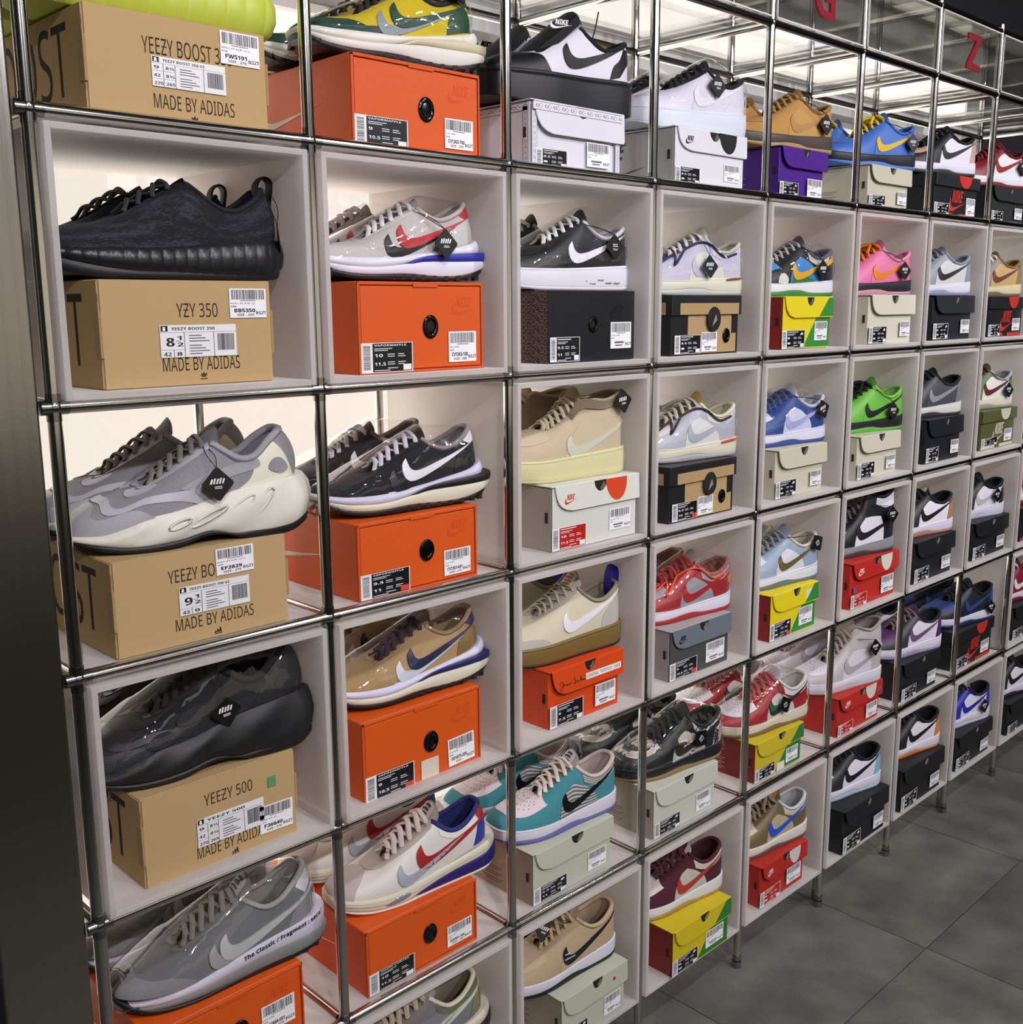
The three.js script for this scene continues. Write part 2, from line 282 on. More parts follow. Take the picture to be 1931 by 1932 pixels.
// 8 x 8 cells: price stickers in one sheet, size stickers in another
const PRICE = { n: 0, list: [] }, SIZE = { n: 0, list: [] };
function drawPrice(g, x, y, s, o, i) {
  g.fillStyle = '#f4f5f7'; g.fillRect(x, y, s, s); barcode(g, x + s * .06, y + s * .05, s * .88, s * .33, i + 3);
  g.fillStyle = '#333'; for (let k = 0; k < 16; k++) g.fillRect(x + s * (.3 + k * .026), y + s * .40, s * .015, s * .035);
  g.strokeStyle = '#4a4a4e'; g.lineWidth = s * .008;
  const q = s * .052; let px = x + s * .04;
  for (const w of o.words ?? ['nike', 'dunk', 'low']) { for (const k of WORDS[w]) { hangul(g, px, y + s * .49, q * .85, k); px += q; } px += q * .5; }
  if (o.tail) { g.fillStyle = '#4a4a4e'; g.font = `${s * .06}px sans-serif`; g.fillText(o.tail, px, y + s * .54); }
  px = x + s * .04; for (const k of o.second ?? ['sa', 'bi', 'dun']) { hangul(g, px, y + s * .59, q * .85, k); px += q; }
  g.fillStyle = '#111'; g.textAlign = 'center';
  if (o.code) { g.font = `bold ${s * .17}px sans-serif`; g.fillText(o.code, x + s * .40, y + s * .81, s * .58); g.strokeStyle = '#111'; g.lineWidth = 1.5; g.strokeText(o.code, x + s * .40, y + s * .81, s * .58); g.font = `bold ${s * .105}px sans-serif`; g.fillText(`SIZE : ${o.size}`, x + s * .42, y + s * .93, s * .5); }
  else { for (let k = 0; k < 8; k++) { g.fillRect(x + s * (.2 + k * .055), y + s * .73, s * .045, s * .07); if (k < 6) g.fillRect(x + s * (.24 + k * .055), y + s * .85, s * .04, s * .055); } }
  g.font = `bold ${s * .15}px sans-serif`; g.fillText('BGZT', x + s * .84, y + s * .88, s * .29); g.textAlign = 'left';
}
function drawSize(g, x, y, s, o, i) {
  g.fillStyle = '#e9e9ea'; g.fillRect(x, y, s, s);
  if (o.yeezy) { // wide white sticker with a grid
    g.strokeStyle = '#222'; g.lineWidth = s * .006; g.fillStyle = '#111'; g.fillRect(x + s * .02, y + s * .03, s * .085, s * .17); g.fillStyle = '#fff'; g.beginPath(); g.ellipse(x + s * .06, y + s * .09, s * .017, s * .034, 0, 0, 7); g.fill(); g.fillRect(x + s * .042, y + s * .12, s * .036, s * .06);
    g.fillStyle = '#111'; g.font = `bold ${s * .125}px sans-serif`; g.fillText(o.yeezy, x + s * .15, y + s * .165, s * .56);
    g.beginPath(); g.moveTo(x, y + s * .23); g.lineTo(x + s, y + s * .23); g.moveTo(x + s * .31, y + s * .23); g.lineTo(x + s * .31, y + s); g.moveTo(x + s * .69, y + s * .23); g.lineTo(x + s * .69, y + s); g.stroke();
    barcode(g, x + s * .74, y + s * .29, s * .22, s * .52, i + 31);
    g.fillStyle = '#555'; for (let k = 0; k < 7; k++) g.fillRect(x + s * .37, y + s * (.32 + k * .085 + (k > 2 ? .05 : 0)), s * (.16 + .1 * ((k * 7) % 3) / 2), s * .03);
    g.fillStyle = '#111';
    if (o.grid) { g.font = `bold ${s * .14}px sans-serif`; o.grid.forEach((t, k) => { const cx = x + s * (.03 + (k % 2) * .155), cy = y + s * (.42 + Math.floor(k / 2) * .26); g.fillText(t, cx, cy, s * .12); }); g.beginPath(); g.moveTo(x + s * .155, y + s * .23); g.lineTo(x + s * .155, y + s); for (const v of [.48, .74]) { g.moveTo(x, y + s * v); g.lineTo(x + s * .31, y + s * v); } g.stroke(); }
    else { g.font = `bold ${s * .36}px sans-serif`; g.fillText(o.big, x + s * .07, y + s * .65, s * .12); g.font = `bold ${s * .16}px sans-serif`; if (o.half) { g.fillText('1', x + s * .21, y + s * .46); g.fillText('2', x + s * .21, y + s * .66); g.fillRect(x + s * .2, y + s * .49, s * .06, s * .012); } g.beginPath(); g.moveTo(x, y + s * .76); g.lineTo(x + s * .31, y + s * .76); g.moveTo(x + s * .17, y + s * .76); g.lineTo(x + s * .17, y + s); g.stroke(); g.fillText(o.eu, x + s * .04, y + s * .95, s * .1); g.fillText(o.uk, x + s * .2, y + s * .95, s * .08); }
    return;
  }
  const bg = o.red ? '#b8221c' : '#111318'; barcode(g, x + s * .045, y + s * .1, s * .13, s * .8, i + 51, '#333', true);
  g.fillStyle = bg; g.fillRect(x + s * .22, y + s * .03, s * .755, s * .94); g.fillStyle = '#e4e4e6';
  g.font = `bold ${s * .09}px sans-serif`;
  if (o.title) g.fillText(o.title, x + s * .25, y + s * .13, s * .62); else g.fillRect(x + s * .25, y + s * .08, s * .45, s * .04);
  for (const [a, b, w] of [[.25, .19, .34], [.25, .25, .26], [.5, .38, .14], [.7, .38, .12], [.5, .45, .14], [.7, .45, .15], [.5, .64, .14], [.7, .64, .15], [.5, .71, .14], [.7, .71, .12], [.5, .84, .2], [.25, .91, .3]]) g.fillRect(x + s * a, y + s * b, s * w, s * .026);
  g.font = `bold ${s * .15}px sans-serif`; const [a, b] = o.sizes ?? []; if (a) g.fillText(a, x + s * .25, y + s * .48, s * .22); else { g.fillRect(x + s * .25, y + s * .38, s * .09, s * .1); } if (b) g.fillText(b, x + s * .25, y + s * .76, s * .22); else g.fillRect(x + s * .25, y + s * .66, s * .12, s * .1);
  if (o.mark) { g.fillStyle = '#e4e4e6'; g.beginPath(); g.moveTo(x + s * .78, y + s * .26); g.lineTo(x + s * .86, y + s * .1); g.lineTo(x + s * .9, y + s * .2); g.lineTo(x + s * .95, y + s * .18); g.lineTo(x + s * .86, y + s * .29); g.fill(); }
  g.fillStyle = '#e9e9ea'; g.fillRect(x + s * .80, y + s * .74, s * .16, s * .2); if (o.dot) { g.fillStyle = '#d8402a'; g.fillRect(x + s * .80, y + s * .72, s * .17, s * .22); }
}
function sheetMats() {
  const make = (sheet, draw) => canvasTex(2048, 2048, g => { g.fillStyle = '#fff'; g.fillRect(0, 0, 2048, 2048); sheet.list.forEach((o, i) => draw(g, (i % 8) * 256, Math.floor(i / 8) * 256, 256, o, i)); });
  priceMat.map = make(PRICE, drawPrice); sizeMat.map = make(SIZE, drawSize); priceMat.needsUpdate = sizeMat.needsUpdate = true;
}
const priceMat = new THREE.MeshPhysicalMaterial({ color: 0xffffff, roughness: .35 }), sizeMat = new THREE.MeshPhysicalMaterial({ color: 0xffffff, roughness: .35 });
function sticker(parent, name, sheet, m, o, x, y, w, h, z, tilt = 0, label) {
  const i = sheet.list.length; sheet.list.push(o);
  const g = box(w, h, .0005), uv = g.attributes.uv, e = 2 / 256;
  for (let k = 0; k < uv.count; k++) uv.setXY(k, (i % 8 + lerp(e, 1 - e, uv.getX(k))) / 8, 1 - (Math.floor(i / 8) + lerp(e, 1 - e, 1 - uv.getY(k))) / 8);
  const p = part(parent, name, g, m, label); p.position.set(x, y, z); p.rotation.z = tilt; return p;
}
// flat printed face on a plate of its own
function plate(parent, name, w, h, x, y, z, material, t = .0012, r = 0) { const p = part(parent, name, box(w, h, t, 0, 0, 0, r), material); p.position.set(x, y, z); return p; }

// ---------------------------------------------------------------- shoe boxes
const KRAFT = 0xc1a272;
const kraft = new THREE.MeshPhysicalMaterial({ color: KRAFT, roughness: .85, map: TX.kraft, bumpMap: TX.paper, bumpScale: .0002 });
const card = (c, rough = .5) => mat(c, rough, { bump: 'paper', bs: .00012 });
const black = mat(0x0c0c0e, .35), darkIn = mat(0x15110f, .8);
const MEAS = { // front face of each shoe box in its cell: left, right, top (cell pitches)
  '00': [0.207, 0.861, 0.347], '10': [0.227, 0.885, 0.350], '20': [0.187, 0.806, 0.298], '30': [0.223, 0.844, 0.296], '40': [0.207, 0.703, 0.292], '50': [0.247, 0.806, 0.277], '60': [0.206, 0.921, 0.304], '01': [0.189, 0.833, 0.400], '11': [0.222, 0.888, 0.405], '21': [0.303, 0.928, 0.376], '31': [0.239, 0.865, 0.355], '41': [0.297, 0.849, 0.349], '51': [0.346, 0.973, 0.361], '61': [0.296, 0.957, 0.359], '02': [0.160, 0.848, 0.357], '12': [0.182, 0.837, 0.338], '22': [0.324, 0.964, 0.352], '32': [0.251, 0.869, 0.345], '42': [0.295, 0.862, 0.334], '52': [0.300, 0.877, 0.328], '62': [0.312, 0.918, 0.359], '03': [0.198, 0.841, 0.380], '13': [0.172, 0.845, 0.386], '23': [0.305, 0.853, 0.327], '33': [0.278, 0.847, 0.319], '43': [0.295, 0.839, 0.324], '53': [0.300, 0.968, 0.349], '63': [0.252, 0.923, 0.344], '73': [0.299, 0.984, 0.337], '14': [0.155, 0.805, 0.328], '24': [0.185, 0.791, 0.298], '34': [0.157, 0.755, 0.309], '44': [0.185, 0.738, 0.277], '54': [0.220, 0.837, 0.297], '74': [0.136, 0.873, 0.346], '25': [0.399, 0.928, 0.271], '35': [0.370, 0.949, 0.234], '45': [0.309, 0.861, 0.281], '55': [0.388, 1.048, 0.288], '65': [0.293, 1.018, 0.310], '75': [0.289, 0.999, 0.290],
};
function boxBase(c, r, f, name, label) {
  const open = isOpen(c, r), z = f.z ?? (open ? -.04 : c < 2 ? -.03 : r === 5 ? [0, 0, .02, .05, .004, .039, .026, .008, .01][c] : -.013), by = f.y ?? (open ? .0135 : .0405);
  const q = MEAS[c + '' + r]; f = { ...f };
  if (q) { const k = (z + .04) / 3.4717, row = Y0 / W - (Y(r) / W); f.x0 = q[0] - k * (c + q[0] + 1.3216); f.x1 = q[1] - k * (c + q[1] + 1.3216); f.h = q[2] - k * (q[2] - row + .5939) - by; }
  const w = (f.x1 - f.x0) * W, h = f.h * W, d = Math.min(.9 * W, D + (z - .09) * W);
  const o = thing(name, label, 'shoe box', [X(c) + (f.x0 + f.x1) / 2 * W, Y(r) + by * W, z * W - d / 2]);
  Object.assign(o, { dim: { w, h, d, top: Y(r) + by * W + h, zf: z * W } }); return o;
}
const P = (o, u, v) => [(u - .5) * o.dim.w, v * o.dim.h];
function stickers(o, f, z = 0) {
  const { w, h, d } = o.dim, zz = d / 2 + z + .0009;
  if (f.size) { const [u0, v0, u1, v1] = f.sizeAt ?? [.012, .02, .35, .31]; const a = P(o, (u0 + u1) / 2, (v0 + v1) / 2); sticker(o, 'size_label', SIZE, sizeMat, f.size, a[0], a[1], (u1 - u0) * w, (v1 - v0) * h, zz + (f.sizeZ ?? 0)); }
  if (f.price) { const [u0, v0, u1, v1] = f.priceAt ?? [.70, .14, .93, .45]; const a = P(o, (u0 + u1) / 2, (v0 + v1) / 2); sticker(o, 'price_label', PRICE, priceMat, f.price, a[0], a[1], (u1 - u0) * w, (v1 - v0) * h, zz + (f.priceZ ?? 0), f.tilt ?? 0); }
}
function leaf(g, x, y, s, a) { g.save(); g.translate(x, y); g.rotate(a); g.beginPath(); g.moveTo(0, 0); g.quadraticCurveTo(-s * .42, -s * .5, 0, -s); g.quadraticCurveTo(s * .42, -s * .5, 0, 0); g.fill(); g.restore(); }
const yeezySide = new THREE.MeshPhysicalMaterial({ color: KRAFT, roughness: .85, map: canvasTex(1024, 416, (g, w, h) => { g.fillStyle = '#f5f1ea'; g.fillRect(0, 0, w, h); g.fillStyle = '#302a22'; g.font = '300 400px sans-serif'; g.textAlign = 'right'; g.fillText('BOOST', w * .86, h * .80, w * .92); }) });
function yeezyBox(c, r, f) {
  const o = boxBase(c, r, f, 'kraft_shoe_box', f.label), { w, h, d } = o.dim;
  part(o, 'carton', box(w, h, d - .002, 0, h / 2, -.001, .0025), kraft);
  const m = new THREE.MeshPhysicalMaterial({ color: KRAFT, roughness: .85, map: canvasTex(1024, 544, (g, cw, ch) => {
    const t = g.createImageData(cw, ch); let s = 99; for (let i = 0; i < cw * ch; i++) { s = (s * 1664525 + 1013904223) >>> 0; const k = 238 + (s >>> 24) / 256 * 17; t.data[i * 4] = k; t.data[i * 4 + 1] = k; t.data[i * 4 + 2] = k - 2; t.data[i * 4 + 3] = 255; } g.putImageData(t, 0, 0);
    g.fillStyle = '#33291d'; g.strokeStyle = '#33291d';
    for (const [s, u0, u1, v0, v1] of f.text) { g.font = `${(v1 - v0) * ch * 1.36}px sans-serif`; g.fillText(s, u0 * cw, (1 - v0) * ch, (u1 - u0) * cw); const z = s.indexOf('Z'); if (z > 0) { const a = u0 + (u1 - u0) * (z + .12) / s.length, b = u0 + (u1 - u0) * (z + .95) / s.length; g.lineWidth = 6; g.beginPath(); g.moveTo(a * cw, (1 - (v0 + v1) / 2) * ch); g.lineTo(b * cw, (1 - (v0 + v1) / 2) * ch); g.stroke(); } }
    const lx = f.logo[0] * cw, ly = (1 - f.logo[1]) * ch;
    if (f.logo[2] === 'leaf') { for (const a of [-.7, 0, .7]) leaf(g, lx, ly, 30, a); g.fillStyle = '#c8ab7c'; for (const k of [4, 9, 14]) g.fillRect(lx - 20, ly - k, 40, 2); g.fillStyle = '#33291d'; g.fillRect(lx - 22, ly + 5, 44, 5); }
    else { for (let k = 0; k < 3; k++) { g.beginPath(); g.moveTo(lx - 24 + k * 15, ly); g.lineTo(lx - 30 + k * 15 + 6, ly - 6 - k * 9); g.lineTo(lx - 18 + k * 15 + 2, ly - 12 - k * 10); g.lineTo(lx - 8 + k * 15, ly); g.fill(); } g.fillRect(lx - 24, ly + 4, 48, 5); }
  }) });
  plate(o, 'front_panel', w * .985, h * .985, 0, h / 2, d / 2 - .0016, m, .0022);
  for (const s of [-1, 1]) plate(o, 'locking_tab', .0035, h * .42, s * w * .4995, h * .5, d / 2 - .006, kraft, .012);
  const sd = part(o, 'side_panel', box(d * .985, h * .97, .001), yeezySide); sd.position.set(-w / 2 - .0003, h / 2, 0); sd.rotation.y = -Math.PI / 2;
  stickers(o, f); if (f.green) plate(o, 'green_sticker', w * .055, h * .12, ...P(o, .83, .72), d / 2 + .0006, mat(0x5f9a63, .5), .0006);
  return o;
}
const nikeMark = (parent, name, w, h, x, y, z, m) => { const g = mg([textGeo('NIKE', w * .62, h * .55, .0005, .3).translate(w * .14, h * .42, 0), extrude(swooshShape(w, h * .62), .0005)]); const p = part(parent, name, g, m); p.position.set(x, y, z); return p; };
function grommet(o, x, y, z, rad) {
  const g = new THREE.TorusGeometry(rad * .8, rad * .24, 12, 32); g.scale(.9, 1.08, .6); const p = part(o, 'grommet_ring', g, mat(0x060607, .12)); p.position.set(x, y, z);
  const q = new THREE.SphereGeometry(rad * .8, 20, 12); q.scale(.9, 1.08, .12); part(p, 'grommet_centre', q, mat(0x070708, .18)).position.set(0, 0, -.001);
}
function drawerBox(c, r, f) {
  const o = boxBase(c, r, f, 'orange_shoe_box', f.label), { w, h, d } = o.dim, m = card(0xd8560f, .5);
  part(o, 'sleeve', box(w, h, d - .004, 0, h / 2, -.002, .002), m);
  for (const [a, b, x, y] of [[w, .005, 0, h - .0025], [w, .0035, 0, .0017], [.0045, h, -w / 2 + .00225, h / 2], [.003, h, w / 2 - .0015, h / 2]]) plate(o, 'sleeve_rim', a, b, x, y, d / 2 - .001, m, .003, .001);
  plate(o, 'drawer_front', w - .0105, h - .0115, .0005, h / 2 - .0006, d / 2 - .0022, m, .003, .001);
  plate(o, 'pull_tab', w * .2, h * .05, w * .02, h * .965, d / 2 + .0008, m, .001, .0004);
  nikeMark(o, 'debossed_logo', w * .2, h * .22, ...P(o, .74, .62), d / 2 - .0008, mat(0xcf4d0d, .6));
  if (f.side !== false) { const sw = part(o, 'printed_curve', extrude(swooshShape(d * .55, h * .26), .0006), mat(0xd9cfc6, .6)); sw.rotation.y = -Math.PI / 2; sw.position.set(-w / 2 - .0002, h * .34, -d * .28); }
  grommet(o, ...P(o, .555, .50), d / 2 + .0006, w * .066);
  if (f.cream) plate(o, 'cream_sticker', w * .15, h * .24, ...P(o, .54, .17), d / 2 + .0006, mat(0xdcd0bd, .5), .0006);
  stickers(o, { sizeAt: [.012, .015, .405, .34], priceAt: [.70, .09, .935, .44], ...f }, 0); return o;
}
function flapShape(w, h, y0, notch = [.465, .625, .2], over = .004, lead = .03) {
  const s = new THREE.Shape(), t = h - .0005, L = -w / 2, u = k => L + k * w;
  s.moveTo(u(lead), t); s.bezierCurveTo(u(lead + .02), t - .22 * h, u(.06), h * y0 + .04 * h, u(.22), h * y0); s.lineTo(w / 2 + over - .004, h * y0); s.quadraticCurveTo(w / 2 + over, h * y0, w / 2 + over, h * y0 + .004);
  s.lineTo(w / 2 + over, t); if (notch) { s.lineTo(u(notch[1]), t); s.bezierCurveTo(u(notch[1] - .01), t - notch[2] * h * 1.2, u(notch[0] + .01), t - notch[2] * h * 1.2, u(notch[0]), t); } s.lineTo(u(lead), t); return s;
}
function flapBox(c, r, f) {
  const o = boxBase(c, r, f, f.name ?? 'shoe_box', f.label), { w, h, d } = o.dim, m = card(f.color, f.rough ?? .5), fm = f.flap ? card(f.flap, f.frough ?? .5) : m, y0 = f.y0 ?? .60;
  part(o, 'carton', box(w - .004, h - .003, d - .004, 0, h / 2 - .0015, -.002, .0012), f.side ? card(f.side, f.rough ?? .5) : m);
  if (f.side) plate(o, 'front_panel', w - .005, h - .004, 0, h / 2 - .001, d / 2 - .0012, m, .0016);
  part(o, 'lid', box(w + .004, .0022, d + .001, .002, h - .0005, .0005, .0008), f.lid ? card(f.lid, f.rough ?? .5) : fm);
  const fl = part(o, 'lid_flap', extrude(flapShape(w, h, y0, f.notch ?? [.465, .625, .2]), .0014, .0004), fm); fl.position.z = d / 2 + .0012; fl.rotation.x = -.035; fl.position.z += .035 * h * .0; fl.position.y = 0; fl.position.z = d / 2 + .0012 + .0;
  fl.geometry.translate(0, -h, 0); fl.position.y = h;
  const ns = new THREE.Shape(); ns.moveTo(w * .125, h); ns.bezierCurveTo(w * .12, h * .72, -w * .03, h * .72, -w * .035, h); part(o, 'thumb_notch', extrude(ns, .0004, 0, 10), darkIn).position.z = d / 2 - .0001;
  for (let k = 0; k < 3; k++) { const t = new THREE.TorusGeometry(h * (.10 + k * .03), .0008, 5, 12, 1.2); t.rotateZ(-1.25); part(o, 'tissue_fold', t, mat(0x8a8378, .7)).position.set(w * .035, h * .965, d / 2 + .0006); }
  plate(o, 'side_slot', .0016, h * .16, -w / 2 + .0016, h * .52, d / 2 - .014, mat(f.slot ?? 0x2a1d12, .8), .006);
  const zf = d / 2 + .0034, on = p => { fl.add(p); p.position.y -= h; p.position.z = .0019; return p; };
  if (f.blob) { const s = new THREE.Shape(); const u = k => (k - .5) * w; s.moveTo(u(.6), h - .001); s.bezierCurveTo(u(.62), h * .53, u(.86), h * .50, u(.86), h - .001); on(part(o, 'printed_semicircle', extrude(s, .0004, 0, 12), card(f.blob))); }
  if (f.logo) on(nikeMark(o, 'printed_logo', w * .13, h * .15, ...P(o, .13, .71), zf, mat(f.logo, .5)));
  if (f.sb) { // green lower-right corner across panel and flap
    const u = k => (k - .5) * w, e = .0028; part(o, 'green_corner', extrude([[u(.44), .003], [w / 2 - e, .003], [w / 2 - e, h * .6], [u(.70), h * .6]], .0003), card(f.sb)).position.z = d / 2 - .0003;
    on(part(o, 'green_corner', extrude([[u(.72), h * y0 + .002], [w / 2 + .004, h * y0 + .002], [w / 2 + .004, h - .002], [u(.93), h - .002]], .0003), card(f.sb)));
    const b = part(o, 'blue_corner', extrude([[-d * .48, .004], [-d * .12, .004], [-d * .3, h * .72], [-d * .48, h * .95]], .0004), card(0x1f3f98)); b.rotation.y = -Math.PI / 2; b.position.set(-w / 2 + .0018, 0, 0);
  }
  if (f.print) { const q = []; for (const v of [.12, .17, .24, .29, .36, .41]) q.push(box(.0004, .0012, d * (.12 + .08 * ((v * 100) % 3) / 3), -w / 2 + .0015, h * v, d * .14)); part(o, 'side_print', mg(q), mat(f.print, .6)); }
  if (f.sideLogo) { const q = part(o, 'printed_curve', mg([textGeo('NIKE', d * .2, h * .3, .0004, .3).translate(d * .1, h * .42, 0), extrude(swooshShape(d * .5, h * .35), .0004)]), mat(f.sideLogo, .5)); q.rotation.y = -Math.PI / 2; q.position.set(-w / 2 + .0016, h * .1, -d * .22); }
  if (f.trim) { // punched-leather print along the edges
    const t = new THREE.MeshPhysicalMaterial({ color: f.color, roughness: .5, map: canvasTex(512, 64, (g, a, b) => { g.fillStyle = '#fff'; g.fillRect(0, 0, a, b); g.fillStyle = g.strokeStyle = '#222'; g.lineWidth = 3; g.fillRect(0, 1, a, 3); g.fillRect(0, b - 4, a, 3); for (let x = 24; x < a; x += 48) { g.beginPath(); g.arc(x, 32, 9, 0, 7); g.stroke(); for (const [q, s] of [[20, 18], [28, 32], [20, 46]]) { g.beginPath(); g.arc(x + q - 4, s, 2.6, 0, 7); g.fill(); } } }) });
    on(plate(o, 'printed_trim', w * .97, h * .13, 0, h * .91, zf, t, .0005)); const v = plate(o, 'printed_trim', h * .5, w * .055, w * .455, h * .28, d / 2 + .0002, t, .0005); v.rotation.z = Math.PI / 2;
    const v2 = plate(o, 'printed_trim', h * .95, w * .055, -w * .46, h * .48, d / 2 + .0002, t, .0005); v2.rotation.z = Math.PI / 2;
    const sd = plate(o, 'printed_trim', d * .95, h * .12, -w / 2 + .0012, h * .9, 0, t, .0005); sd.rotation.y = -Math.PI / 2; const s2 = plate(o, 'printed_trim', h * .9, w * .055, -w / 2 + .0012, h * .45, d / 2 - .012, t, .0005); s2.rotation.set(0, -Math.PI / 2, Math.PI / 2, 'YXZ');
  }
  if (f.dot) { const q = new THREE.CylinderGeometry(.004, .004, .0005, 16); q.rotateX(Math.PI / 2); const rd = part(o, 'red_dot_sticker', q, mat(0xc2281e, .5)); rd.position.set(...P(o, .80, .8), zf); on(rd); }
  if (f.hand) { const t = new THREE.MeshPhysicalMaterial({ color: 0xffffff, roughness: .5, map: canvasTex(512, 80, (g, a, b) => { g.fillStyle = '#f2efe8'; g.fillRect(0, 0, a, b); g.fillStyle = '#222'; g.font = '52px monospace'; g.fillText('GENERAL PURPOSE SHOE', 12, 58, a - 24); }) }); on(plate(o, 'name_strip', w * .5, h * .11, ...P(o, .73, .735), zf, t, .0005));
    const p = (a, b) => [...P(o, a, b), 0]; const pen = mat(0x1d120c, .6), S = l => tube(l.map(([a, b]) => p(a, b)), .0007, 40, 5);
    on(part(o, 'signature', mg([S([[.12, .75], [.15, .79], [.17, .74], [.155, .64], [.13, .66], [.17, .72], [.20, .72], [.19, .69], [.21, .72], [.225, .69], [.235, .73], [.25, .69], [.265, .73], [.28, .70]]), S([[.335, .8], [.31, .78], [.33, .74], [.335, .69], [.31, .69], [.34, .71], [.365, .73], [.36, .69], [.385, .71], [.38, .69], [.40, .70], [.41, .79], [.415, .69], [.43, .73], [.44, .69], [.455, .73], [.46, .69], [.48, .70]])]), pen)); }
  if (f.bluish) { const q = plate(o, 'purple_sticker', w * .06, h * .12, ...P(o, f.bluish[0], f.bluish[1]), d / 2 + .0006, mat(0x6b62a0, .5), .0005); if (f.bluish[1] > .6) on(q); }
  if (f.cream) { const q = plate(o, 'cream_sticker', w * .16, h * .2, ...P(o, ...f.cream), d / 2 + .0006, mat(0xe3dccb, .5), .0005); if (f.cream[1] > .6) on(q); }
  stickers(o, f, 0); return o;
}
function lidBox(c, r, f) {
  const o = boxBase(c, r, f, 'shoe_box', f.label), { w, h, d } = o.dim, m = card(f.color, .45);
  part(o, 'carton', box(w - .005, h - .004, d - .005, 0, h / 2 - .002, -.0025, .0012), m);
  part(o, 'lid', box(w + .004, h * .30, d + .003, .001, h * .85, -.0005, .0015), card(f.lid ?? f.color, .45));
  const s = new THREE.Shape(), u = k => (k - .5) * w; s.moveTo(u(.5), h * .998); s.bezierCurveTo(u(.53), h * .62, u(.80), h * .6, u(.80), h * .998);
  part(o, 'printed_semicircle', extrude(s, .0004, 0, 12), card(f.accent)).position.z = d / 2 + .0012;
  nikeMark(o, 'printed_logo', w * .36, h * .52, ...P(o, .36, .14), d / 2 - .0048, mat(f.accent, .5));
  for (const x of [-.27, .27]) plate(o, 'printed_stripe', w * .40, h * .075, x * w, h * .055, d / 2 - .0043, card(f.accent), .0006);
  stickers(o, f, -.0045); return o;
}
function kraftLidBox(c, r, f) {
  const o = boxBase(c, r, f, 'kraft_shoe_box', f.label), { w, h, d } = o.dim, bl = card(0x1c1c1f, .4), kr = kraft;
  part(o, 'carton', box(w - .005, h - .004, d - .005, 0, h / 2 - .002, -.0025, .0012), bl);
  part(o, 'lid', box(w + .003, h * .33, d + .002, 0, h * .835, -.001, .0015), bl);
  plate(o, 'kraft_face', w * .86, h * .19, w * .03, h * .775, d / 2 + .0006, kr, .001);
  plate(o, 'kraft_face', w * .64, h * .63, w * .06, h * .345, d / 2 - .0045, kr, .001); plate(o, 'kraft_face', w * .18, h * .32, w * .36, h * .19, d / 2 - .0043, kr, .001);
  const a = plate(o, 'kraft_side', d * .9, h * .2, -w / 2 - .0016, h * .78, 0, kr, .001); a.rotation.y = -Math.PI / 2; const b = plate(o, 'kraft_side', d * .6, h * .55, -w / 2 + .0022, h * .4, -.02, kr, .001); b.rotation.y = -Math.PI / 2;
  const q = new THREE.SphereGeometry(1, 20, 12); q.scale(w * .10, h * .21, .0012); part(o, 'finger_hole', q, darkIn).position.set(w * .085, h * .6, d / 2 + .0014);
  const t = part(o, 'tissue_fold', extrude([[0, 0, 1], [w * .07, h * .1, 1], [w * .05, h * .2, 1], [w * .02, h * .1, 1]].map(p => [p[0], p[1]]), .0005), mat(0x8b8a88, .7)); t.position.set(w * .05, h * .48, d / 2 + .0028);
  grommet(o, ...P(o, .80, .31), d / 2 - .003, w * .058);
  stickers(o, { sizeAt: [.05, .03, .42, .34], priceAt: [.43, .05, .66, .38], ...f }, -.0038); return o;
}
function blackGrommetBox(c, r, f) {
  const o = boxBase(c, r, f, 'black_shoe_box', f.label), { w, h, d } = o.dim, m = card(0x14161c, .4);
  part(o, 'sleeve', box(w, h, d - .003, 0, h / 2, -.0015, .0015), mat(0xffffff, .5, { tex: 'bandana' }), 'brown paisley printed sleeve');
  plate(o, 'drawer_front', w - .001, h - .001, 0, h / 2, d / 2 - .002, m, .003, .001);
  grommet(o, ...P(o, .50, .52), d / 2 + .0006, w * .058); nikeMark(o, 'debossed_logo', w * .19, h * .2, ...P(o, .70, .60), d / 2 - .0006, mat(0x0d0e12, .3));
  stickers(o, { sizeAt: [.012, .02, .34, .36], priceAt: [.70, .17, .95, .55], ...f }); return o;
}

// ---------------------------------------------------------------- sneakers, in units of the shoe's length (x: toe 0 to heel 1, y up, +z the outer side)
class Mesh3 {
  constructor() { this.p = []; this.u = []; this.i = []; }
  v(p, u = 0, w = 0) { this.p.push(p[0], p[1], p[2]); this.u.push(u, w); return this.p.length / 3 - 1; }
  tri(a, b, c) { this.i.push(a, b, c); } quad(a, b, c, d) { this.i.push(a, b, c, a, c, d); }
  grid(n, m, f, flip) { const o = this.p.length / 3; for (let i = 0; i <= n; i++) for (let j = 0; j <= m; j++) { const q = f(i / n, j / m); this.v(q, q[3] ?? i / n, q[4] ?? j / m); } for (let i = 0; i < n; i++) for (let j = 0; j < m; j++) { const a = o + i * (m + 1) + j, b = a + m + 1; flip ? this.quad(a, a + 1, b + 1, b) : this.quad(a, b, b + 1, a + 1); } return this; }
  geo(L) { const g = new THREE.BufferGeometry(); g.setAttribute('position', new THREE.Float32BufferAttribute(this.p.map((v, k) => k % 3 === 0 ? (v - .5) * L : v * L), 3)); g.setAttribute('uv', new THREE.Float32BufferAttribute(this.u.map(v => v * L * 1), 2)); g.setIndex(this.i); g.computeVertexNormals(); return g; }
}
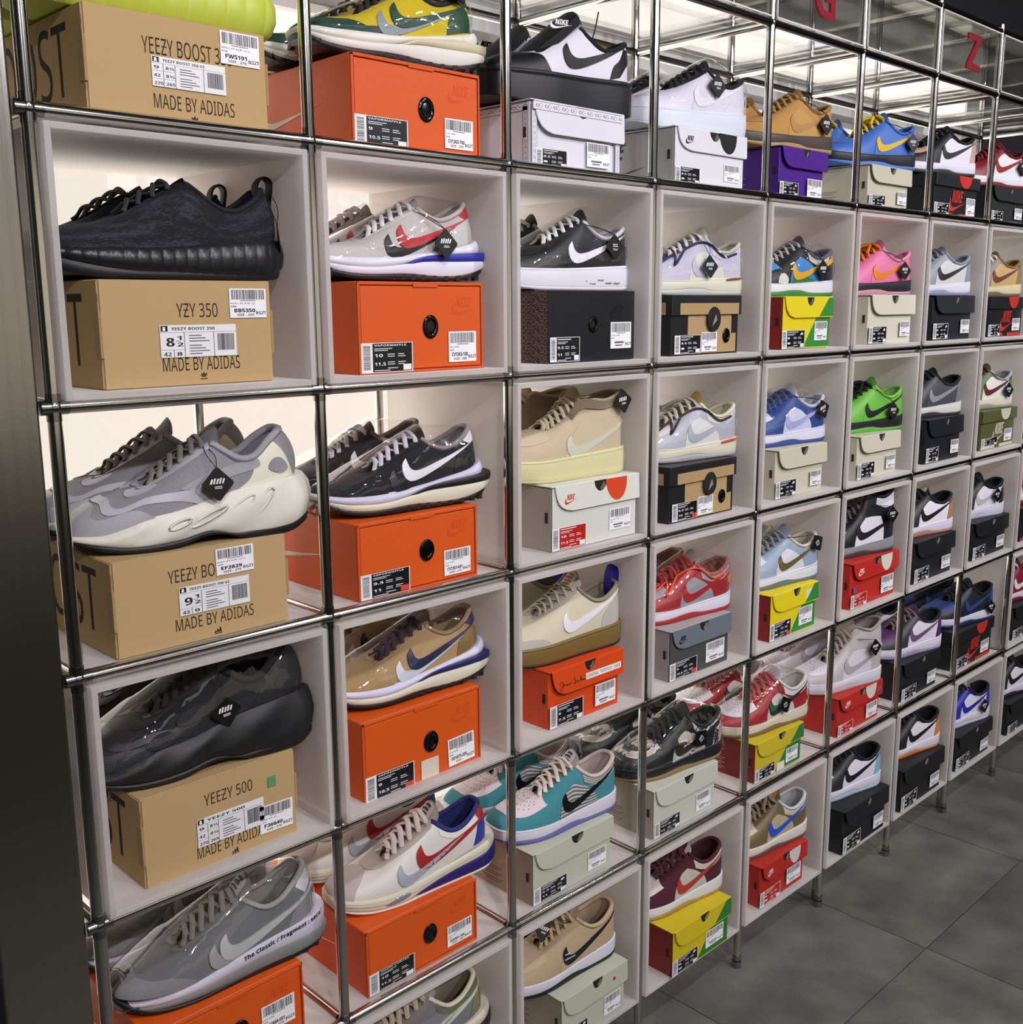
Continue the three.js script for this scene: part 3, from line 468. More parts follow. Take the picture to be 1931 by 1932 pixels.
function mirrored(g) { const q = g.clone(), p = q.attributes.position, n = q.attributes.normal; for (let i = 0; i < p.count; i++) { p.setZ(i, -p.getZ(i)); n.setZ(i, -n.getZ(i)); } if (q.index) { const a = q.index.array; for (let i = 0; i < a.length; i += 3) { const t = a[i + 1]; a[i + 1] = a[i + 2]; a[i + 2] = t; } } return q; }
const OUT = [[0, 0, 0], [.05, .005, .058], [.1, .022, .096], [.16, .07, .132], [.24, .15, .16], [.33, .25, .178], [.42, .36, .180], [.52, .48, .163], [.62, .60, .146], [.72, .72, .135], [.82, .84, .126], [.88, .91, .114], [.94, .968, .082], [.98, .994, .042], [1, 1, 0]];
const COLLAR_LOW = [[0, .345, .232, 0], [.1, .348, .234, .022], [.2, .356, .240, .040], [.3, .40, .268, .055], [.42, .49, .322, .066], [.53, .592, .378, .076], [.57, .622, .385, .086], [.62, .655, .352, .100], [.70, .735, .298, .112], [.78, .82, .290, .110], [.86, .905, .322, .094], [.93, .965, .352, .062], [.97, .982, .360, .032], [1, .986, .362, 0]];
const DEF = {
  out: OUT, feather: [[0, .105], [.15, .088], [.4, .083], [.7, .098], [1, .118]], top: COLLAR_LOW, sc: .565, med: .9, toeK: 1,
  tongue: [[0, .325, .205, .05], [.25, .41, .262, .07], [.5, .50, .322, .082], [.75, .59, .378, .088], [.9, .64, .425, .085], [1, .672, .462, .07]], tongueT: .022,
  laces: [.235, .30, .36, .42, .48, .53], laceR: .0135, roll: .015,
  bottom: [[0, .034], [.08, .018], [.2, .003], [.3, 0], [.9, 0], [1, .008]],
};
function surface(M) {
  const B = table(M.out), F = table(M.feather), T = table(M.top);
  return (s, t, side = 1) => {
    const m = side > 0 ? 1 : lerp(1, M.med, sst(.2, .45, s) * (1 - sst(.75, .95, s))), bx = B(s, 1), bz = B(s, 2) * m, by = F(bx), tx = T(s, 1), ty = T(s, 2), tz = T(s, 3);
    const k = sst(.40, .04, s) * M.toeK, h = ty - by, heel = sst(.9, 1, s) * (M.heelBulge ?? .012);
    const p1 = [bx + heel, by + h * lerp(.42, .60, k) * (M.wall ?? 1), bz * (1 + .02 * (1 - k))], p2 = [lerp(tx, bx, lerp(.2, .42, k)) + heel, ty - h * .1 * (1 - k) + (M.toeLift ?? 0) * k, lerp(tz, bz, lerp(M.round ?? .5, .5, k))];
    const a = 1 - t, c0 = a * a * a, c1 = 3 * a * a * t, c2 = 3 * a * t * t, c3 = t * t * t;
    return [c0 * bx + c1 * p1[0] + c2 * p2[0] + c3 * tx, c0 * by + c1 * p1[1] + c2 * p2[1] + c3 * ty, side * (c0 * bz + c1 * p1[2] + c2 * p2[2] + c3 * tz)];
  };
}
function normalAt(S, s, t, side) {
  const e = .004, s0 = clamp(s, .006, .994), t0 = clamp(t, .004, .996), a = S(s0 - e, t0, side), b = S(s0 + e, t0, side), c = S(s0, t0 - e, side), d = S(s0, t0 + e, side);
  const u = [b[0] - a[0], b[1] - a[1], b[2] - a[2]], v = [d[0] - c[0], d[1] - c[1], d[2] - c[2]], n = [u[1] * v[2] - u[2] * v[1], u[2] * v[0] - u[0] * v[2], u[0] * v[1] - u[1] * v[0]], l = side * Math.hypot(...n) || 1;
  return [n[0] / l, n[1] / l, n[2] / l];
}
const off = (S, s, t, side, h) => { const p = S(s, t, side), n = normalAt(S, s, t, side); return [p[0] + n[0] * h, p[1] + n[1] * h, p[2] + n[2] * h]; };
function toST(S, x, y) { // side view to surface coordinates
  let s = clamp((x + .14) / 1.2, .03, .985), t = .45;
  for (let k = 0; k < 14; k++) {
    const p = S(s, t), e = .002, a = S(s + e, t), b = S(s, t + e), j = [(a[0] - p[0]) / e, (b[0] - p[0]) / e, (a[1] - p[1]) / e, (b[1] - p[1]) / e], d = j[0] * j[3] - j[1] * j[2] || 1e-6, rx = x - p[0], ry = y - p[1];
    s = clamp(s + .8 * (rx * j[3] - ry * j[1]) / d, .002, .998); t = clamp(t + .8 * (ry * j[0] - rx * j[2]) / d, 0, 1);
  }
  return [s, t];
}
function clipCell(poly, x0, x1, y0, y1) {
  for (const [ax, v, sg] of [[0, x0, 1], [0, x1, -1], [1, y0, 1], [1, y1, -1]]) {
    const o = []; for (let i = 0; i < poly.length; i++) { const a = poly[i], b = poly[(i + 1) % poly.length], da = (a[ax] - v) * sg, db = (b[ax] - v) * sg; if (da >= 0) o.push(a); if ((da > 0 && db < 0) || (da < 0 && db > 0)) { const k = da / (da - db); o.push([lerp(a[0], b[0], k), lerp(a[1], b[1], k)]); } }
    poly = o; if (poly.length < 3) return null;
  }
  return poly;
}
function patch(G, S, poly, h, side, ns = 34, nt = 9) { // a piece of material laid on the shoe: polygon in surface coordinates, raised by h, with edges
  let lo = [9, 9], hi = [-9, -9]; for (const p of poly) for (const k of [0, 1]) { lo[k] = Math.min(lo[k], p[k]); hi[k] = Math.max(hi[k], p[k]); }
  const V = new Map(), vert = p => { const k = Math.round(p[0] * 4e4) + '_' + Math.round(p[1] * 4e4); let i = V.get(k); if (i === undefined) { i = G.v(off(S, p[0], p[1], side, h), p[0] * 1.15, p[1] * .4); V.set(k, i); } return i; };
  for (let i = Math.floor(lo[0] * ns); i <= hi[0] * ns; i++) for (let j = Math.floor(lo[1] * nt); j <= hi[1] * nt; j++) {
    const c = clipCell(poly, i / ns, (i + 1) / ns, j / nt, (j + 1) / nt); if (!c) continue;
    const q = c.map(p => new THREE.Vector2(...p)); if (Math.abs(THREE.ShapeUtils.area(q)) < 1e-7) continue;
    for (const f of THREE.ShapeUtils.triangulateShape(q, [])) { const a = q[f[0]], b = q[f[1]], d = q[f[2]], cw = (b.x - a.x) * (d.y - a.y) - (b.y - a.y) * (d.x - a.x); const t = [vert(c[f[0]]), vert(c[f[1]]), vert(c[f[2]])]; (cw > 0) === (side > 0) ? G.tri(t[0], t[1], t[2]) : G.tri(t[0], t[2], t[1]); }
  }
  for (let i = 0; i < poly.length; i++) { const a = poly[i], b = poly[(i + 1) % poly.length], n = Math.max(1, Math.ceil(Math.hypot(a[0] - b[0], (a[1] - b[1]) * .3) / .03)); for (let k = 0; k < n; k++) { const p = [lerp(a[0], b[0], k / n), lerp(a[1], b[1], k / n)], q = [lerp(a[0], b[0], (k + 1) / n), lerp(a[1], b[1], (k + 1) / n)]; G.quad(G.v(off(S, ...p, side, h)), G.v(off(S, ...p, side, -.003)), G.v(off(S, ...q, side, -.003)), G.v(off(S, ...q, side, h))); } }
}
function soleLayer(M, l) {
  const G = new Mesh3(), B = table(M.out), y0 = table(l.y0), y1 = table(l.y1), o = table(l.out ?? [[0, .012], [1, .012]]), N = l.n ?? 44, P = [];
  for (let k = 0; k < 2 * N; k++) { const s = k <= N ? k / N : 2 - k / N, sd = k <= N ? 1 : -1, e = .004, m = sd > 0 ? 1 : lerp(1, M.med, sst(.2, .45, s) * (1 - sst(.75, .95, s))); P.push([B(s, 1), sd * B(s, 2) * m, sd]); }
  const Q = P.map((p, k) => { const a = P[(k + 2 * N - 1) % (2 * N)], b = P[(k + 1) % (2 * N)], l2 = Math.hypot(b[0] - a[0], b[1] - a[1]) || 1; return [p[0], p[1], (b[1] - a[1]) / -l2 , (b[0] - a[0]) / l2]; });
  const ext = l.ext ?? 0, rings = l.rings ?? [[0, -.010], [.08, -.002], [.5, .002], [.9, 0], [1, -.008]], R = rings.length;
  for (const [f, d] of rings) for (const q of Q) { const x = q[0], w = o(x) + d + (l.ribs ? l.ribs[0] * Math.abs(Math.sin(x * l.ribs[1])) ** .5 * (f > .1 && f < .9 ? 1 : .4) : 0) + (l.waves ? l.waves(x, f) : 0), ex = ext * sst(.62, 1, x) ; const y = lerp(y0(x), y1(x), f); G.v([x + ex + q[2] * w, y, q[1] + q[3] * w], x, y); }
  for (let r = 0; r < R - 1; r++) for (let k = 0; k < 2 * N; k++) { const a = r * 2 * N + k, b = r * 2 * N + (k + 1) % (2 * N); G.quad(a, b, b + 2 * N, a + 2 * N); }
  for (const r of [0, R - 1]) for (let k = 1; k < N; k++) { const a = r * 2 * N + k, b = r * 2 * N + k + 1, c = r * 2 * N + (2 * N - k) % (2 * N), d = r * 2 * N + (2 * N - k - 1) % (2 * N); const f = [G.v([G.p[a * 3], G.p[a * 3 + 1], G.p[a * 3 + 2]]), G.v([G.p[b * 3], G.p[b * 3 + 1], G.p[b * 3 + 2]]), G.v([G.p[d * 3], G.p[d * 3 + 1], G.p[d * 3 + 2]]), G.v([G.p[c * 3], G.p[c * 3 + 1], G.p[c * 3 + 2]])]; r ? G.quad(...f) : G.quad(f[3], f[2], f[1], f[0]); }
  return G;
}
function sweep(G, pts, r, rs = 7, flat = 1) { // a cord or (flat < 1) a ribbon through points
  const c = new THREE.CatmullRomCurve3(pts.map(p => new THREE.Vector3(...p))), n = Math.max(6, pts.length * 3), o = G.p.length / 3, t = new THREE.Vector3(), sd = new THREE.Vector3(), up = new THREE.Vector3(), ref = new THREE.Vector3(0, 1, 0), ref2 = new THREE.Vector3(1, 0, 0);
  for (let i = 0; i <= n; i++) { const p = c.getPoint(i / n); c.getTangent(i / n, t); sd.crossVectors(t, Math.abs(t.y) > .95 ? ref2 : ref).normalize(); up.crossVectors(sd, t).normalize(); for (let k = 0; k <= rs; k++) { const a = k / rs * 2 * Math.PI, u = Math.cos(a) * r, v = Math.sin(a) * r * flat; G.v([p.x + sd.x * u + up.x * v, p.y + sd.y * u + up.y * v, p.z + sd.z * u + up.z * v], k / rs * .05, i / n * .2); } }
  for (let i = 0; i < n; i++) for (let k = 0; k < rs; k++) { const q = o + i * (rs + 1) + k, b = q + rs + 1; G.quad(q, q + 1, b + 1, b); }
  for (const e of [0, n]) { const q = c.getPoint(e / n), m = G.v([q.x, q.y, q.z]); for (let k = 0; k < rs; k++) e ? G.tri(m, o + e * (rs + 1) + k, o + e * (rs + 1) + k + 1) : G.tri(m, o + e * (rs + 1) + k + 1, o + e * (rs + 1) + k); }
}
const SW_SHOE = [[.492, .248, 1], [.458, .212], [.458, .158], [.492, .126], [.555, .128], [.66, .162], [.80, .222], [.968, .306, 1], [.82, .252], [.70, .214], [.60, .186], [.538, .180], [.503, .20]];
const PANELS = {
  toe_box: [[0, .40, 1], [.1, .38], [.18, .37], [.25, .40], [.315, .47], [.352, .50, 1], [.325, .58], [.29, .72], [.255, .90], [.235, 1, 1], [0, 1, 1]],
  quarter: { xy: [[.425, .08, 1], [.428, .13], [.458, .20], [.515, .262], [.58, .292, 1], [.66, .255], [.735, .2], [.765, .15], [.775, .095, 1]] },
  quarter_high: { xy: [[.425, .08, 1], [.428, .13], [.458, .20], [.515, .262], [.575, .305, 1], [.62, .32], [.70, .285], [.80, .28], [.895, .29, 1], [.866, .2], [.842, .10, 1]] },
  heel: { xy: [[.845, .105, 1], [.868, .2], [.898, .285, 1], [.93, .325], [.962, .34, 1], [.992, .25], [.998, .12, 1]] },
  collar: { xy: [[.655, .335, 1], [.735, .286], [.82, .278], [.90, .31], [.955, .345, 1], [.975, .31], [.935, .27], [.83, .232], [.74, .238], [.665, .268, 1]] },
  eyestay: [[.06, 1, 1], [.06, .93], [.16, .86], [.28, .80], [.40, .76], [.50, .74], [.565, .80, 1], [.56, 1, 1]],
  mudguard: [[0, 0, 1], [0, .42, 1], [.1, .40], [.2, .38], [.28, .32], [.36, .18], [.42, .02, 1]],
  foxing: { xy: [[.72, .09, 1], [.75, .16], [.82, .215], [.9, .25], [.99, .27, 1], [1.0, .12, 1]] },
  tip: [[0, 0, 1], [0, .72, 1], [.06, .70], [.11, .62], [.15, .45], [.17, .2], [.175, 0, 1]],
};
function polyST(S, def) { if (def.xy) return outline(def.xy, 4).map(([x, y]) => toST(S, x, y)); return outline(def, 4).map(([s, t]) => [clamp(s, 0, 1), clamp(t, 0, 1)]); }
const area = p => { let a = 0; for (let i = 0; i < p.length; i++) { const q = p[(i + 1) % p.length]; a += p[i][0] * q[1] - q[0] * p[i][1]; } return a; };

// builds the list of [part name, geometry, material, label] of a left shoe
function buildShoe(o) {
  const M = { ...DEF, ...o.model }, S = surface(M), L = (o.L ?? .80) * W, parts = [], T = table(M.top), C = o.c, add = (n, G, m, l) => parts.push([n, G.geo ? G.geo(L) : G, m, l]);
  const fab = (c, k) => typeof c === 'object' ? c : mat(c, k === 'leather' ? .42 : k === 'suede' ? .9 : .75, k === 'mesh' ? { bump: 'mesh', bs: .0008 } : k === 'suede' ? { bump: 'suede', bs: .0006, sheen: .3 } : { bump: 'leather', bs: .0003 });
  const mt = (c, k) => fab(c, k ?? o.fabric ?? 'leather');
  // upper
  const up = new Mesh3(); for (const sd of [1, -1]) up.grid(56, 12, (a, b) => { const q = S(a, b, sd); return [...q, a * 1.15, b * .4]; }, sd < 0);
  add('upper', up, mt(C.base, o.baseFab));
  // panels
  for (const q of o.panels ?? []) { // [name, shape, colour, fabric, height, sides]
    const def = typeof q[1] === 'string' ? PANELS[q[1]] : q[1], p = polyST(S, def); if (area(p) < 0) p.reverse();
    if ((q[5] ?? 2) === 2 && (def.xy || Math.min(...p.map(e => e[0])) > .05)) for (const sd of [1, -1]) { const G = new Mesh3(); patch(G, S, p, q[4] ?? .004, sd); add(q[0], G, mt(q[2], q[3])); }
    else { const G = new Mesh3(); for (const sd of q[5] === 1 ? [1] : [1, -1]) patch(G, S, p, q[4] ?? .004, sd); add(q[0], G, mt(q[2], q[3])); }
  }
  if (o.perf) { const G = new Mesh3(); for (const sd of [1, -1]) for (let i = 0; i < 5; i++) for (let j = 0; j < 4; j++) { const s = .02 + .045 * i + (j % 2) * .02, t = .56 + .095 * j; if (s > .24) continue; const c = off(S, s, t, sd, .0048), n = normalAt(S, s, t, sd); const e = new THREE.CircleGeometry(.0042, 7); e.applyQuaternion(new THREE.Quaternion().setFromUnitVectors(new THREE.Vector3(0, 0, 1), new THREE.Vector3(...n))); const b = G.p.length / 3; for (let k = 0; k < e.attributes.position.count; k++) G.v([c[0] + e.attributes.position.getX(k), c[1] + e.attributes.position.getY(k), c[2] + e.attributes.position.getZ(k)]); for (const k of e.index.array) G.i.push(b + k); } add('perforations', G, mat(C.perf ?? 0x4a4644, .8)); }
  for (const w of o.swooshes ?? []) { // [colour, dx, dy, scale, sides, stretch]
    const pts = (w[6] ?? SW_SHOE).map(([x, y, k]) => [.47 + (x - .47) * (w[3] ?? 1) * (w[5] ?? 1) + (w[1] ?? 0), .125 + (y - .125) * (w[3] ?? 1) + (w[2] ?? 0), k]), p = outline(pts, 4).map(([x, y]) => toST(S, Math.min(x, .985), y)); if (area(p) < 0) p.reverse();
    for (const sd of w[4] ?? [1, -1]) { const G = new Mesh3(); patch(G, S, p, w[7] ?? .0085, sd, 44, 12); add('curved_stripe', G, mt(w[0], 'leather')); }
  }
  // lining, insole, padded collar
  const li = new Mesh3(); for (const sd of [1, -1]) li.grid(26, 4, (a, b) => { const s = lerp(M.sc, 1, a), e = [T(s, 1), T(s, 2), T(s, 3)]; const k = 1 - .12 * Math.sin(b * Math.PI); return [lerp(e[0], lerp(.75, e[0], .93), b), lerp(e[1], .15, b), sd * e[2] * k]; }, sd > 0); add('lining', li, mt(C.lining ?? C.base, 'suede'));
  const ins = new Mesh3(); ins.grid(20, 2, (a, b) => { const s = lerp(.3, 1, a); return [lerp(.75, T(s, 1), .95), .15, T(s, 3) * (b * 2 - 1) * 1.02]; }); add('insole', ins, mat(C.insole ?? C.lining ?? 0x333333, .85));
  const ro = []; for (let k = 0; k <= 20; k++) { const s = lerp(M.sc, 1, k / 20); ro.push([T(s, 1), T(s, 2) - .004, T(s, 3)]); } for (let k = 19; k >= 0; k--) { const q = ro[k]; ro.push([q[0], q[1], -q[2]]); }
  const rg = new Mesh3(); sweep(rg, ro, M.roll, 8); add('collar_rim', rg, mt(C.rim ?? C.lining ?? C.base, 'suede'));
  // tongue
  const TG = table(M.tongue), tg = new Mesh3(), tong = (a, b, k) => { const x = TG(a, 1), y = TG(a, 2), w = TG(a, 3); return [x + k * .45 - .012 * b * b * a, y - .040 * b * b - k * .8 - (a > .93 ? .012 * b * b : 0), b * w]; };
  tg.grid(16, 8, (a, b) => tong(a, b * 2 - 1, 0), true); tg.grid(16, 8, (a, b) => tong(a, b * 2 - 1, M.tongueT)); tg.grid(1, 8, (a, b) => tong(1, b * 2 - 1, a * M.tongueT), true); for (const e of [-1, 1]) tg.grid(16, 1, (a, b) => tong(a, e, b * M.tongueT), e < 0);
  add('tongue', tg, mt(C.tongue ?? C.base, o.tongueFab ?? 'mesh'));
  if (C.tongueLabel) { const q = new Mesh3(); q.grid(4, 4, (a, b) => { const r = tong(lerp(.80, .985, a), (b * 2 - 1) * .62, 0); return [r[0] - .006, r[1] + .006, r[2]]; }, true); add('tongue_label', q, mt(C.tongueLabel, 'leather')); if (C.tongueMark) { const m = new Mesh3(); for (const [y0, y1, b0, b1] of [[.83, .845, -.4, .4], [.87, .9, -.35, .3], [.92, .95, -.25, .35]]) m.grid(1, 2, (a, b) => { const r = tong(lerp(y0, y1, a), lerp(b0, b1, b), 0); return [r[0] - .009, r[1] + .009, r[2]]; }, true); add('tongue_print', m, mat(C.tongueMark, .6)); } }
  // laces
  if (M.laces.length) {
    const G = new Mesh3(), ls = M.laces, cy = x => { let a = 0; for (let k = 0; k < 40; k++) if (TG(k / 40, 1) < x) a = k / 40; return TG(a, 2); }, R0 = M.laceR;
    for (let i = 0; i < ls.length; i++) for (const d of [1, -1]) {
      const s0 = ls[i], s1 = ls[Math.min(i + 1, ls.length - 1)], a = off(S, s0, .88, d, .004), b = off(S, s0, .985, d, R0 * 1.2), e = off(S, s1, .985, -d, R0 * .9), x = (b[0] + e[0]) / 2, hi = Math.max(cy(x), (b[1] + e[1]) / 2) + R0 * (d > 0 ? 2.4 : 1.2);
      sweep(G, [a, b, [lerp(b[0], x, .6), lerp(b[1], hi, .75), d * .03], [x, hi, 0], [lerp(e[0], x, .6), lerp(e[1], hi, .75), -d * .03], [e[0], e[1], e[2]]], R0, 8, M.flat ?? .5);
    }
    if (o.bow) for (const d of [1, -1]) { const s = ls[ls.length - 1], b = S(s, 1, 1), y = cy(b[0]) + R0 * 2.5; sweep(G, [[b[0] - .01, y + .004, 0], [b[0] - .03, y + .01, d * .04], [b[0] - .04, y - .004, d * .085], [b[0] - .02, y - .02, d * .095], [b[0] - .0, y - .01, d * .05], [b[0] - .01, y + .006, 0]], R0, 6); sweep(G, [[b[0] - .01, y, 0], [b[0] - .08, y - .01, d * .05], [b[0] - .14, y - .07, d * .085]], R0, 6); }
    add('laces', G, mat(C.lace ?? 0xeeeeee, .85));
  }
  if (o.cord) { // second, zip-tied cord lacing over the upper
    const G = new Mesh3(), z = [[.20, .50], [.30, .88], [.335, .42], [.40, .86], [.52, .80], [.62, .86], [.74, .72], [.85, .70]].map(([s, t]) => off(S, s, t, 1, .012)); sweep(G, z.slice(0, 4), .0085, 6); sweep(G, z.slice(3), .0085, 6); sweep(G, [off(S, .08, .75, 1, .012), off(S, .2, .93, 1, .014), off(S, .2, .93, -1, .014)], .0085, 6); for (const s of [.3, .4, .52]) sweep(G, [off(S, s, .9, 1, .012), [S(s, 1)[0], S(s, 1)[1] + .045, 0], off(S, s, .9, -1, .012)], .0085, 6); add('cord_lacing', G, mat(o.cord, .7));
  }
  // sole
  for (const l of M.sole(C)) add(l.name, soleLayer(M, l), l.mat ?? mat(l.color, l.rough ?? .5, { bump: 'leather', bs: .00015 }), l.label);
  for (const f of o.extra ?? []) f({ M, S, L, add, mt, C, T });
  if (o.film) add('shrink_wrap', filmGeo(M, S, L, o), filmMat, 'clear plastic film');
  return { parts, M, S, L };
}
function filmGeo(M, S, L, o) {
  const TG = table(M.tongue), n = 64, xs = [], ext = o.filmExt ?? .02;
  const prof = []; for (let k = 0; k <= 50; k++) for (const t of [.3, .6, 1]) { const p = S(k / 50, t); prof.push([p[0], p[1] + .008]); } for (let k = 0; k <= 20; k++) prof.push([TG(k / 20, 1), TG(k / 20, 2) + .014]); prof.push([-.02, .03], [1 + ext, .05]);
  prof.sort((a, b) => a[0] - b[0]); const hull = []; for (const p of prof) { while (hull.length > 1) { const a = hull[hull.length - 2], b = hull[hull.length - 1]; if ((b[0] - a[0]) * (p[1] - a[1]) - (b[1] - a[1]) * (p[0] - a[0]) >= 0) hull.pop(); else break; } hull.push(p); }
  const top = x => { for (let i = 1; i < hull.length; i++) if (x <= hull[i][0]) return lerp(hull[i - 1][1], hull[i][1], (x - hull[i - 1][0]) / Math.max(1e-6, hull[i][0] - hull[i - 1][0])); return .05; };
  const B = table(M.out), wid = []; for (let k = 0; k <= 60; k++) wid.push([B(k / 60, 1), B(k / 60, 2)]); const hw = x => { for (let i = 1; i < wid.length; i++) if (x <= wid[i][0]) return lerp(wid[i - 1][1], wid[i][1], (x - wid[i - 1][0]) / Math.max(1e-6, wid[i][0] - wid[i - 1][0])); return .02; };
  const G = new Mesh3(), fr = table(M.feather), m = 44;
  G.grid(n, m, (a, b) => {
    const x = lerp(-.022, 1 + ext + .012, .5 - .5 * Math.cos(Math.PI * a)), yt = top(clamp(x, -.02, 1 + ext)), y0 = .004 + .02 * Math.max(0, .1 - x), th = 2 * Math.PI * b - Math.PI / 2, cs = Math.cos(th), sn = Math.sin(th), q = (sn + 1) / 2;
    const w = (hw(clamp(x, .004, .996)) + .028) * Math.sign(cs) * Math.abs(cs) ** .55 * (q > .3 ? lerp(1, x > .3 && x < .95 ? .78 : .9, sst(.3, 1, q)) : 1), wr = .0035 * Math.sin(x * 41 + b * 17) * Math.sin(b * 31 + x * 23) + .0016 * Math.sin(x * 95 + b * 49) * Math.sin(b * 63 - x * 30) + .004 * Math.sin(x * 120 + b * 9) * (x < .06 || x > .93 ? 1 : .1);
    return [x + wr, lerp(y0, yt, q ** .85) + wr * .6, w + wr];
  });
  return G;
}

// ---------------------------------------------------------------- soles
const bt = DEF.bottom, FT = DEF.feather;
const shift = (t, d) => t.map(([x, y]) => [x, y + d]);
const soleCup = (o = {}) => C => [
  { name: 'outsole', color: C.out, y0: bt, y1: [[0, .052], [.12, .04], [.25, .034], [.42, .046], [.55, .046], [.66, .03], [.9, .03], [1, .04]], out: [[0, .010], [1, .010]] },
  { name: 'midsole', color: C.mid, mat: C.midMat, y0: [[0, .050], [.12, .038], [.25, .032], [.42, .044], [.55, .044], [.66, .028], [.9, .028], [1, .038]], y1: shift(FT, .012), out: [[0, .014], [.5, .013], [1, .012]], rings: [[0, -.008], [.06, 0], [.55, .001], [.86, 0], [.92, -.004], [.95, .002], [1, -.006]] },
];
const soleThick = (f, b = 0) => C => [
  { name: 'outsole', color: C.out, y0: bt, y1: [[0, .05], [.12, .03], [.3, .022], [.9, .022], [1, .03]], out: [[0, .016], [1, .016]] },
  { name: 'midsole', color: C.mid, mat: C.midMat, y0: [[0, .048], [.12, .028], [.3, .02], [.9, .02], [1, .028]], y1: f, out: [[0, .02], [1, .02]], rings: [[0, -.006], [.06, 0], [.5, .002], [.84, 0], [.89, -.005], [.92, .002], [1, -.008]] },
];
const soleVapor = C => [
  { name: 'outsole', color: C.out, y0: [[0, .075], [.08, .03], [.2, .004], [.3, 0], [.8, 0], [.92, .02], [1, .07]], y1: [[0, .1], [.1, .05], [.25, .03], [.5, .035], [.8, .026], [1, .09]], out: [[0, .006], [1, .0]], ext: .075 },
  { name: 'lower_midsole', color: C.low, y0: [[0, .094], [.1, .046], [.25, .027], [.5, .032], [.8, .024], [1, .082]], y1: [[0, .104], [.12, .075], [.3, .064], [.5, .082], [.65, .098], [.85, .105], [1, .112]], out: [[0, .010], [.6, .012], [1, .01]], ext: .085 },
  { name: 'heel_plate', color: C.plate, y0: [[0, .08], [.3, .055], [.5, .07], [.6, .095], [.8, .10], [1, .108]], y1: [[0, .082], [.3, .058], [.5, .085], [.62, .125], [.8, .142], [1, .158]], out: [[0, -.01], [.45, -.005], [.6, .015], [1, .012]], ext: .095 },
  { name: 'midsole', color: C.mid, y0: [[0, .10], [.12, .073], [.3, .062], [.48, .082], [.62, .118], [.8, .136], [1, .15]], y1: [[0, .126], [.15, .112], [.4, .118], [.6, .135], [.75, .16], [.88, .185], [1, .225]], out: [[0, .012], [.5, .013], [.85, .014], [1, .012]], ext: .035, rings: [[0, -.008], [.1, 0], [.4, .004], [.7, .001], [1, -.012]] },
];
// ---------------------------------------------------------------- kinds of sneaker
const LUGS = (n, h, col, ext = .06) => ({ M, L, add }) => { const q = [], B = table(M.out); for (const sd of [1, -1]) for (let k = 0; k < n; k++) { const s = lerp(.12, .92, k / (n - 1)), x = B(s, 1) + ext * sst(.6, 1, B(s, 1)); q.push(box(.026 * L, h * L, .03 * L, (x - .5) * L, (h / 2 + .002 + (x < .25 ? .05 * (1 - x / .25) : 0)) * L, sd * (B(s, 2) * .93) * L)); } add('tread_lugs', mg(q), mat(col, .7)); };
const KINDS = {
  dunk: (C, o) => ({ model: { sole: soleCup() }, perf: true, panels: [['toe_box', 'toe_box', C.toe], ['quarter_panel', 'quarter', C.qtr, o.qtrFab], ...(C.heel !== undefined ? [['heel_panel', 'heel', C.heel]] : []), ...(C.collar !== undefined ? [['collar_panel', 'collar', C.collar]] : [])], swooshes: [[C.sw, 0, .0, 1]] }),
  court: (C, o) => ({ model: { sole: soleCup(), tongue: [[0, .325, .205, .05], [.25, .41, .262, .07], [.5, .50, .322, .082], [.75, .59, .378, .088], [.9, .64, .42, .085], [1, .67, .45, .07]] }, perf: true, panels: [['toe_box', 'toe_box', C.toe], ['quarter_panel', 'quarter_high', C.qtr], ['heel_panel', 'heel', C.heel ?? C.base]], swooshes: [[C.sw, .01, .012, .98]] }),
  force: (C, o) => ({ model: { sole: soleThick([[0, .135], [.2, .125], [.5, .13], [1, .155]]), feather: [[0, .13], [.15, .118], [.4, .12], [.7, .135], [1, .15]], top: COLLAR_LOW.map(([s, x, y, z]) => [s, x, y + .025, z]), tongue: DEF.tongue.map(([a, x, y, w]) => [a, x, y + .025, w]) }, perf: true, panels: [['toe_box', 'toe_box', C.toe], ['quarter_panel', 'quarter', C.qtr], ['heel_panel', 'foxing', C.heel ?? C.base], ['eyestay', 'eyestay', C.eye ?? C.base]], swooshes: [[C.sw, .0, .035, 1]] }),
  vapor: (C, o) => ({ baseFab: 'mesh', L: .79, model: { sole: soleVapor, feather: [[0, .115], [.15, .10], [.4, .107], [.6, .125], [.75, .15], [1, .205]], top: [[0, .34, .205, 0], [.1, .343, .208, .022], [.2, .352, .216, .04], [.3, .40, .252, .055], [.42, .49, .314, .064], [.53, .592, .368, .07], [.57, .622, .376, .08], [.62, .655, .350, .094], [.70, .735, .318, .104], [.78, .81, .33, .102], [.86, .885, .365, .086], [.93, .94, .405, .056], [.97, .958, .415, .03], [1, .962, .417, 0]], tongue: [[0, .325, .185, .05], [.25, .41, .245, .066], [.5, .50, .308, .076], [.75, .59, .366, .08], [.9, .63, .40, .078], [1, .66, .43, .066]], toeLift: -.01, laces: [.23, .29, .35, .41, .47, .53] },
    panels: [['mudguard', 'mudguard', C.mud, 'suede'], ['eyestay', 'eyestay', C.eye, 'suede'], ['heel_panel', { xy: [[.80, .17, 1], [.82, .25], [.87, .31], [.93, .33, 1], [.965, .3], [.985, .215, 1]] }, C.heel], ['heel_tab', { xy: [[.88, .345, 1], [.935, .395], [.957, .405, 1], [.972, .35], [.93, .325, 1]] }, C.tab]], swooshes: [[C.sw2, -.085, -.012, .94, [1, -1], 1, , .006], [C.sw, 0, .038, .94, [1, -1], 1, , .011]], extra: [LUGS(15, .03, C.out, .045)] }),
};
